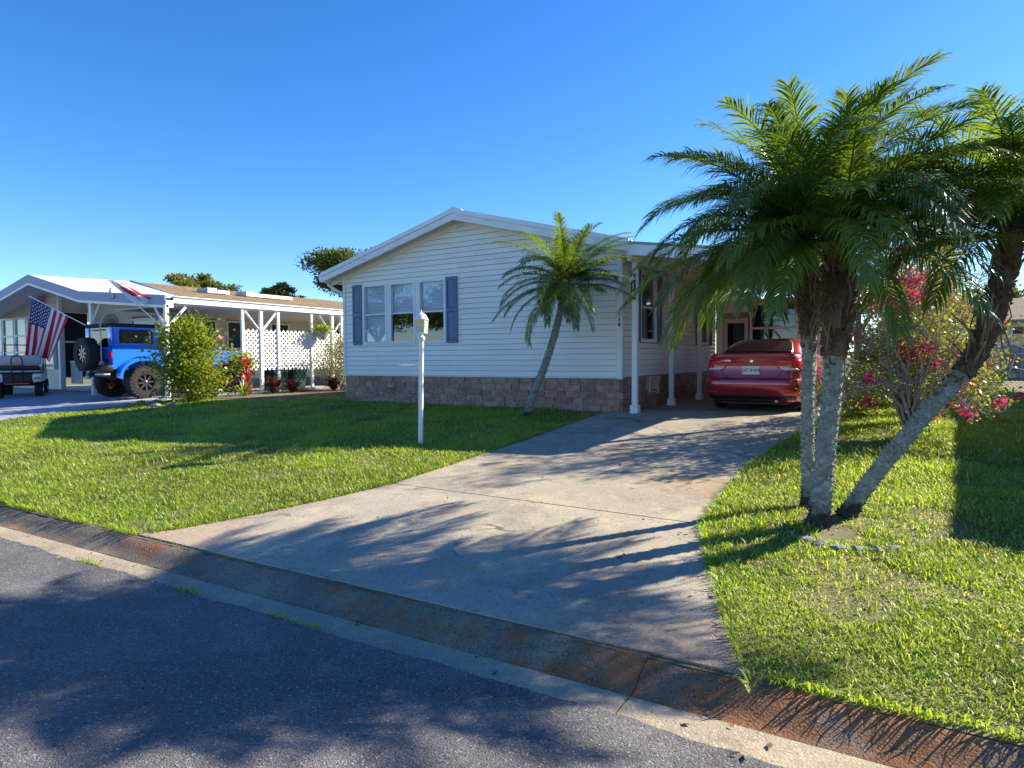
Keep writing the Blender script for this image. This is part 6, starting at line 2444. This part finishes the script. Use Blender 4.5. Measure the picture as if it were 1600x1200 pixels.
MT['flag_red'] = M('flag_red', (0.50, 0.015, 0.04), 0.7, transl=.25, tneutral=True)
MT['flag_white'] = M('flag_white', (0.74, 0.74, 0.78), 0.7, transl=.25, tneutral=True)
MT['flag_blue'] = M('flag_blue', (0.02, 0.03, 0.15), 0.7, transl=.15, tneutral=True)
MT['can_red'] = M('can_red', (0.75, 0.03, 0.015), 0.7, transl=.25, tneutral=True)
def us_flag():
    tip = Vector((-20.35, -1.75, 3.78))
    low = Vector((-17.52, -1.32, 2.72))
    R_ = root('national_flag', tuple(low), 'striped flag with a blue starred canton hanging from a slanted pole', 'flag')
    q = MB()
    q.tube([low, tip], .017, 8)
    q.build('pole', 'white', R_, smooth=True)
    q = MB()
    q.lathe([(.0, -.03), (.03, 0), (.0, .03)], 10, 'z', tuple(tip))
    q.build('finial', 'white', R_, smooth=True)
    hoist0, hoist1 = low.lerp(tip, .30), low.lerp(tip, .95)
    NSx, NT = 52, 40
    def P(s, t):
        a = hoist0.lerp(hoist1, s)
        bot = Vector((-20.62 + (-19.35 + 20.62) * (1 - s) * .92, -1.78 + .25 * (1 - s), 1.72 - .16 * (1 - s) + .10 * math.sin(s * 3.14)))
        e = t ** .92
        p = a.lerp(bot, e)
        fold = .11 * t * math.sin(s * 13 + .8) + .05 * t * math.sin(s * 29 + 2)
        p += Vector((.55, -.83, 0)) * fold
        p.x += .05 * t * math.sin(s * 11)
        return p
    q = MB()
    for i in range(NSx):
        for j in range(NT):
            s0, s1, t0, t1 = i / NSx, (i + 1) / NSx, j / NT, (j + 1) / NT
            sm, tm = (s0 + s1) / 2, (t0 + t1) / 2
            if sm > 6 / 13 and tm < .40:
                q.cur = 2
            else:
                q.cur = 0 if int(sm * 13) % 2 == 0 else 1
            q.quad(P(s0, t0), P(s1, t0), P(s1, t1), P(s0, t1))
    cl = q.build('cloth', ['flag_red', 'flag_white', 'flag_blue'], R_, fix=True, smooth='all')
    md = cl.modifiers.new('solid', 'SOLIDIFY')
    md.thickness = .002
    q = MB()
    for r_ in range(9):
        for c in range(6 if r_ % 2 == 0 else 5):
            s = 6 / 13 + (7 / 13) * (r_ + .7) / 9.6
            t = .40 * (c + (.5 if r_ % 2 == 0 else 1.0) + .1) / 6.3
            p = P(s, t)
            du = (P(s + .01, t) - p).normalized()
            dv = (P(s, t + .01) - p).normalized()
            nn = du.cross(dv).normalized()
            for o in (.006, -.006):
                pts = []
                for k in range(10):
                    rr = .040 if k % 2 == 0 else .018
                    a = math.pi * k / 5
                    pts.append(p + nn * o + du * math.cos(a) * rr + dv * math.sin(a) * rr)
                q.poly(pts)
    q.build('stars', 'flag_white', R_)
us_flag()
def maple_flag():
    tip = Vector((-15.25, -1.75, 3.98))
    low = Vector((-13.2, -1.36, 2.55))
    R_ = root('national_flag', tuple(low), 'red and white flag with a leaf, draped from a pole before the porch', 'flag')
    q = MB()
    q.tube([low, tip], .016, 8)
    q.build('pole', 'white', R_, smooth=True)
    h0, h1 = low.lerp(tip, .46), low.lerp(tip, .99)
    def P(s, t):
        a = h0.lerp(h1, s)
        p = a + Vector((.85, .45, .10)) * (.70 * t * (.95 - .35 * s)) + Vector((0, 0, -1)) * (.16 * t * t * s)
        p += Vector((.5, -.85, 0)) * (.09 * t * math.sin(s * 7 + t * 6))
        return p
    q = MB()
    A, B = 30, 36
    for i in range(A):
        for j in range(B):
            s0, s1, t0, t1 = i / A, (i + 1) / A, j / B, (j + 1) / B
            q.cur = 0 if (t0 + t1) / 2 > .78 else 1
            q.quad(P(s0, t0), P(s1, t0), P(s1, t1), P(s0, t1))
    q.build('cloth', ['can_red', 'flag_white'], R_, fix=True, smooth='all')
    leaf = [(0, .5), (.06, .36), (.16, .41), (.13, .16), (.25, .28), (.28, .21), (.43, .24), (.38, .11), (.47, .05), (.25, -.13), (.28, -.22), (.02, -.18), (.02, -.45), (-.02, -.45), (-.02, -.18), (-.28, -.22), (-.25, -.13), (-.47, .05), (-.38, .11), (-.43, .24), (-.28, .21), (-.25, .28), (-.13, .16), (-.16, .41), (-.06, .36)]
    q = MB()
    for o in (.010, -.010):
        pts = []
        for u, v in leaf:
            s, t = .5 + v * .85, .40 + u * .62
            p = P(s, t)
            du = (P(s + .01, t) - p)
            dv = (P(s, t + .01) - p)
            pts.append(p + du.cross(dv).normalized() * o)
        s, t = .5, .40
        p = P(s, t)
        c = p + (P(s + .01, t) - p).cross(P(s, t + .01) - p).normalized() * o
        for k in range(len(pts)):
            q.poly([c, pts[k], pts[(k + 1) % len(pts)]])
    q.build('leaf_emblem', 'can_red', R_)
maple_flag()
# hanging basket on the lattice
HB = root('hanging_basket', (NX + .25, 4.12, 2.42), 'hanging basket of trailing green plants at the top of the lattice', 'plant pot')
q = MB()
q.lathe([(.10, 2.30), (.15, 2.36), (.21, 2.54), (.22, 2.56), (.20, 2.56)], 18, 'z', (NX + .25, 4.12, 0))
q.build('bowl', 'grey_trim', HB, smooth=True)
q = MB()
for k in range(3):
    a = k * 2.1
    q.tube([(NX + .25 + .21 * math.cos(a), 4.12 + .21 * math.sin(a), 2.55), (NX + .25, 4.12, 3.15)], .006, 4)
q.build('hanger', 'galv', HB)
rs = np.random.RandomState(5)
nL = 420
PP = np.array([NX + .25, 4.12, 2.66]) + rs.normal(size=(nL, 3)) * np.array([.16, .18, .09])
V_, F_, t_ = leaf_cards(PP, rs.normal(size=(nL, 3)) + np.array([0, 0, .3]), rs.normal(size=(nL, 3)), .09 * (.7 + .6 * rs.rand(nL)), .05 * (.7 + .6 * rs.rand(nL)), .3 + .5 * rs.rand(nL))
leaf_mesh('foliage', V_, [F_], t_, 'shrub_leaf', HB)
# green wheeled bins under the lattice
MT['bin_green'] = M('bin_green', (0.010, 0.06, 0.045), 0.45)
def bin_(x, y, label):
    R_ = root('wheelie_bin', (x, y, ZB), label, 'bin', 'green bins behind the lattice')
    q = MB()
    V = [(x + sx * w * .5, y + sy * w * .5, z) for (z, w) in ((ZB + .06, .48), (ZB + .85, .60)) for sx, sy in ((-1, -1), (1, -1), (1, 1), (-1, 1))]
    q.mesh(V, [(3, 2, 1, 0), (4, 5, 6, 7), (0, 1, 5, 4), (1, 2, 6, 5), (2, 3, 7, 6), (3, 0, 4, 7)])
    q.build('body', 'bin_green', R_)
    q = MB()
    q.bbox(x - .33, x + .33, y - .33, y + .33, ZB + .852, ZB + .92, .03)
    q.build('lid', 'bin_green', R_)
    for s in (-1, 1):
        q = MB()
        q.lathe([(.10, -.02), (.10, .02)], 16, 'y', (x - .22, y + s * .24, ZB + .10))
        q.build('wheel', 'rubber', R_)
bin_(-13.75, 2.85, 'dark green wheeled bin behind the lattice next to the grey wall')
bin_(-13.75, 3.65, 'dark green wheeled bin behind the lattice behind the straggly shrub')
q = MB()
q.lathe([(.0, 0), (.30, 0), (.36, .04), (.36, .09), (.33, .09), (.30, .05), (.0, .05)], 24, 'z', (-12.6, 3.1, ZB + .03))
tag(q.build('shallow_dish', 'off_white', smooth=True), 'pale shallow round dish on the mulch by the green bins', 'dish')
rng = random.Random(33)
for k, (sx, sy) in enumerate([(-12.45, -2.0), (-12.2, -2.3), (-12.75, -2.25), (-11.5, -2.55), (-11.15, -2.35), (-12.5, -2.75)]):
    bm = bmesh.new()
    bmesh.ops.create_icosphere(bm, subdivisions=2, radius=1)
    for v in bm.verts:
        v.co = Vector((v.co.x * .14, v.co.y * .11, v.co.z * .07)) * (1 + rng.uniform(-.1, .1))
    me = bpy.data.meshes.new('border_stone')
    bm.to_mesh(me)
    bm.free()
    me.materials.append(MT['rock'])
    o = bpy.data.objects.new('border_stone', me)
    COL.objects.link(o)
    o.location = (sx, sy, zg(sx, sy) + .03)
    o.rotation_euler = (0, 0, rng.random() * 3)
    tag(o, 'pale border stone at the foot of the hibiscus, %s' % ['under its left side', 'in front of its middle', 'nearest the carport post', 'farthest right of the row', 'right, close to the stem', 'farthest out on the lawn'][k], 'stone', 'stones bordering the hibiscus bed')

# ================================================================ to the right: fence, far house, next-door house
FN = root('chain_link_fence', (6.3, 11.5, ZB), 'grey chain link fence behind the side lawn', 'fence')
for x in (2.9, 6.3, 9.3, 12.3):
    q = MB()
    q.tube([(x, 11.5, ZB), (x, 11.5, ZB + 1.16)], .03, 10)
    q.lathe([(.034, 0), (.034, .03), (.0, .05)], 10, 'z', (x, 11.5, ZB + 1.16))
    q.build('fence_post', 'galv', FN, smooth=True)
q = MB()
q.tube([(6.45, 11.5, ZB), (6.45, 11.5, ZB + 1.12)], .028, 10)
q.build('gate_post', 'galv', FN, smooth=True)
q = MB()
q.tube([(2.9, 11.5, ZB + 1.10), (12.3, 11.5, ZB + 1.10)], .02, 8)
q.build('top_rail', 'galv', FN, smooth=True)
q = MB()
for sgn in (1, -1):
    c = -12.0
    while c < 12:
        p0 = max(2.9, c if sgn > 0 else c - 1.05)
        p1 = min(12.3, (c + 1.05) if sgn > 0 else c)
        if p1 - p0 > .9:
            a, b = (ZB + .03, ZB + 1.08) if sgn > 0 else (ZB + 1.08, ZB + .03)
            q.box(0, 1.4849, -.0025, .0025, -.003, .003, Matrix.Translation((p0, 11.5 + sgn * .003, a)) @ Matrix.Rotation(-sgn * math.pi / 4, 4, 'Y'))
        c += .095
wm = q.build('wire_mesh', 'galv', FN)
wm['kind'] = 'stuff'

FH = root('far_house', (9.5, 26, ZB), 'pale house with stone columns far beyond the fence', 'house')
def fb(name, mat, x0, x1, y0, y1, z0, z1, par=None):
    q = MB()
    q.box(x0, x1, y0, y1, z0, z1)
    return q.build(name, mat, par or FH)
fb('wall', 'nsiding', 5.5, 16, 26.5, 32, ZB, 3.3)
fb('base_wall', 'white_metal', 5.5, 16, 26.3, 26.49, ZB, 1.5)
q = MB()
q.prism([(25.6, 3.25), (29.5, 4.5), (33, 3.25), (33, 3.1), (25.6, 3.1)], 'x', 5.2, 16.4)
q.build('roof', 'shingle', FH)
for k in range(6):
    x = 7.55 + k * .62
    f = fb('window', 'white', x, x + .5, 26.40, 26.48, 2.0, 3.0)
    fb('pane', 'dark_glass', x + .05, x + .45, 26.38, 26.395, 2.05, 2.95, f)
for x in (7.95, 9.05, 10.2):
    fb('stone_column', 'rock', x, x + .38, 25.6, 26.0, ZB, 1.95)
fb('rail', 'shutter', 7.4, 12, 25.75, 25.85, 1.96, 2.08)
fb('door', 'shutter', 8.2, 9.0, 26.2, 26.29, ZB + .1, 1.75)
tree((2.0, 34, ZB), 'far broad tree behind the carport end', 6.5, (3.0, 2.6, 2.0), 4200, 14, 'trees beyond the fence', (.1, .6))
tree((8.6, 44, ZB), 'far dark tree rising over the pale house', 6.0, (4.0, 3.0, 1.8), 4600, 15, 'trees beyond the fence', (.05, .5))

# next-door house just outside the frame; its shade lies on the side lawn
RH = root('next_door_house', (12, 6, ZB), 'cream house next door on the other side of the side lawn', 'house')
def rb(name, mat, x0, x1, y0, y1, z0, z1, par=None):
    q = MB()
    q.box(x0, x1, y0, y1, z0, z1)
    return q.build(name, mat, par or RH)
rb('wall', 'siding', 8.60, 15.2, -1.5, 12.9, ZB, 3.35)
q = MB()
q.prism([(8.02, 3.30), (11.9, 4.5), (15.9, 3.30), (15.9, 3.2), (8.02, 3.2)], 'y', -1.75, 13.2)
q.build('roof', 'shingle', RH)
for y in (0.5, 4.0, 8.0):
    f = rb('window', 'white', 8.55, 8.595, y, y + 1.0, 1.9, 3.1)
    rb('pane', 'dark_glass', 8.535, 8.545, y + .06, y + .94, 1.96, 3.04, f)

# across the street, seen only as reflections in the windows
OH = root('opposite_house', (-44, -24, .3), 'white house across the street', 'house')
def ob(name, mat, x0, x1, y0, y1, z0, z1, par=None):
    q = MB()
    q.box(x0, x1, y0, y1, z0, z1)
    return q.build(name, mat, par or OH)
ob('wall', 'siding', -52, -37, -30, -22.5, .2, 3.1)
q = MB()
q.prism([(-31, 3.05), (-26.2, 4.6), (-21.8, 3.05), (-21.8, 2.95), (-31, 2.95)], 'x', -52.6, -36.4)
q.build('roof', 'white_metal', OH)
for x in (-50, -46, -41):
    f = ob('window', 'white', x, x + 1.4, -22.49, -22.44, 1.3, 2.6)
    ob('pane', 'dark_glass', x + .07, x + 1.33, -22.43, -22.42, 1.37, 2.53, f)
tree((-31, -26, .3), 'broad tree across the street beside the white house', 7.5, (4.2, 3.5, 2.6), 4200, 25, 'trees across the street', (.1, .6))
tree((-22.5, -25, .3), 'tree across the street past the white house', 7.0, (4.2, 3.5, 2.4), 4200, 26, 'trees across the street', (.1, .6))
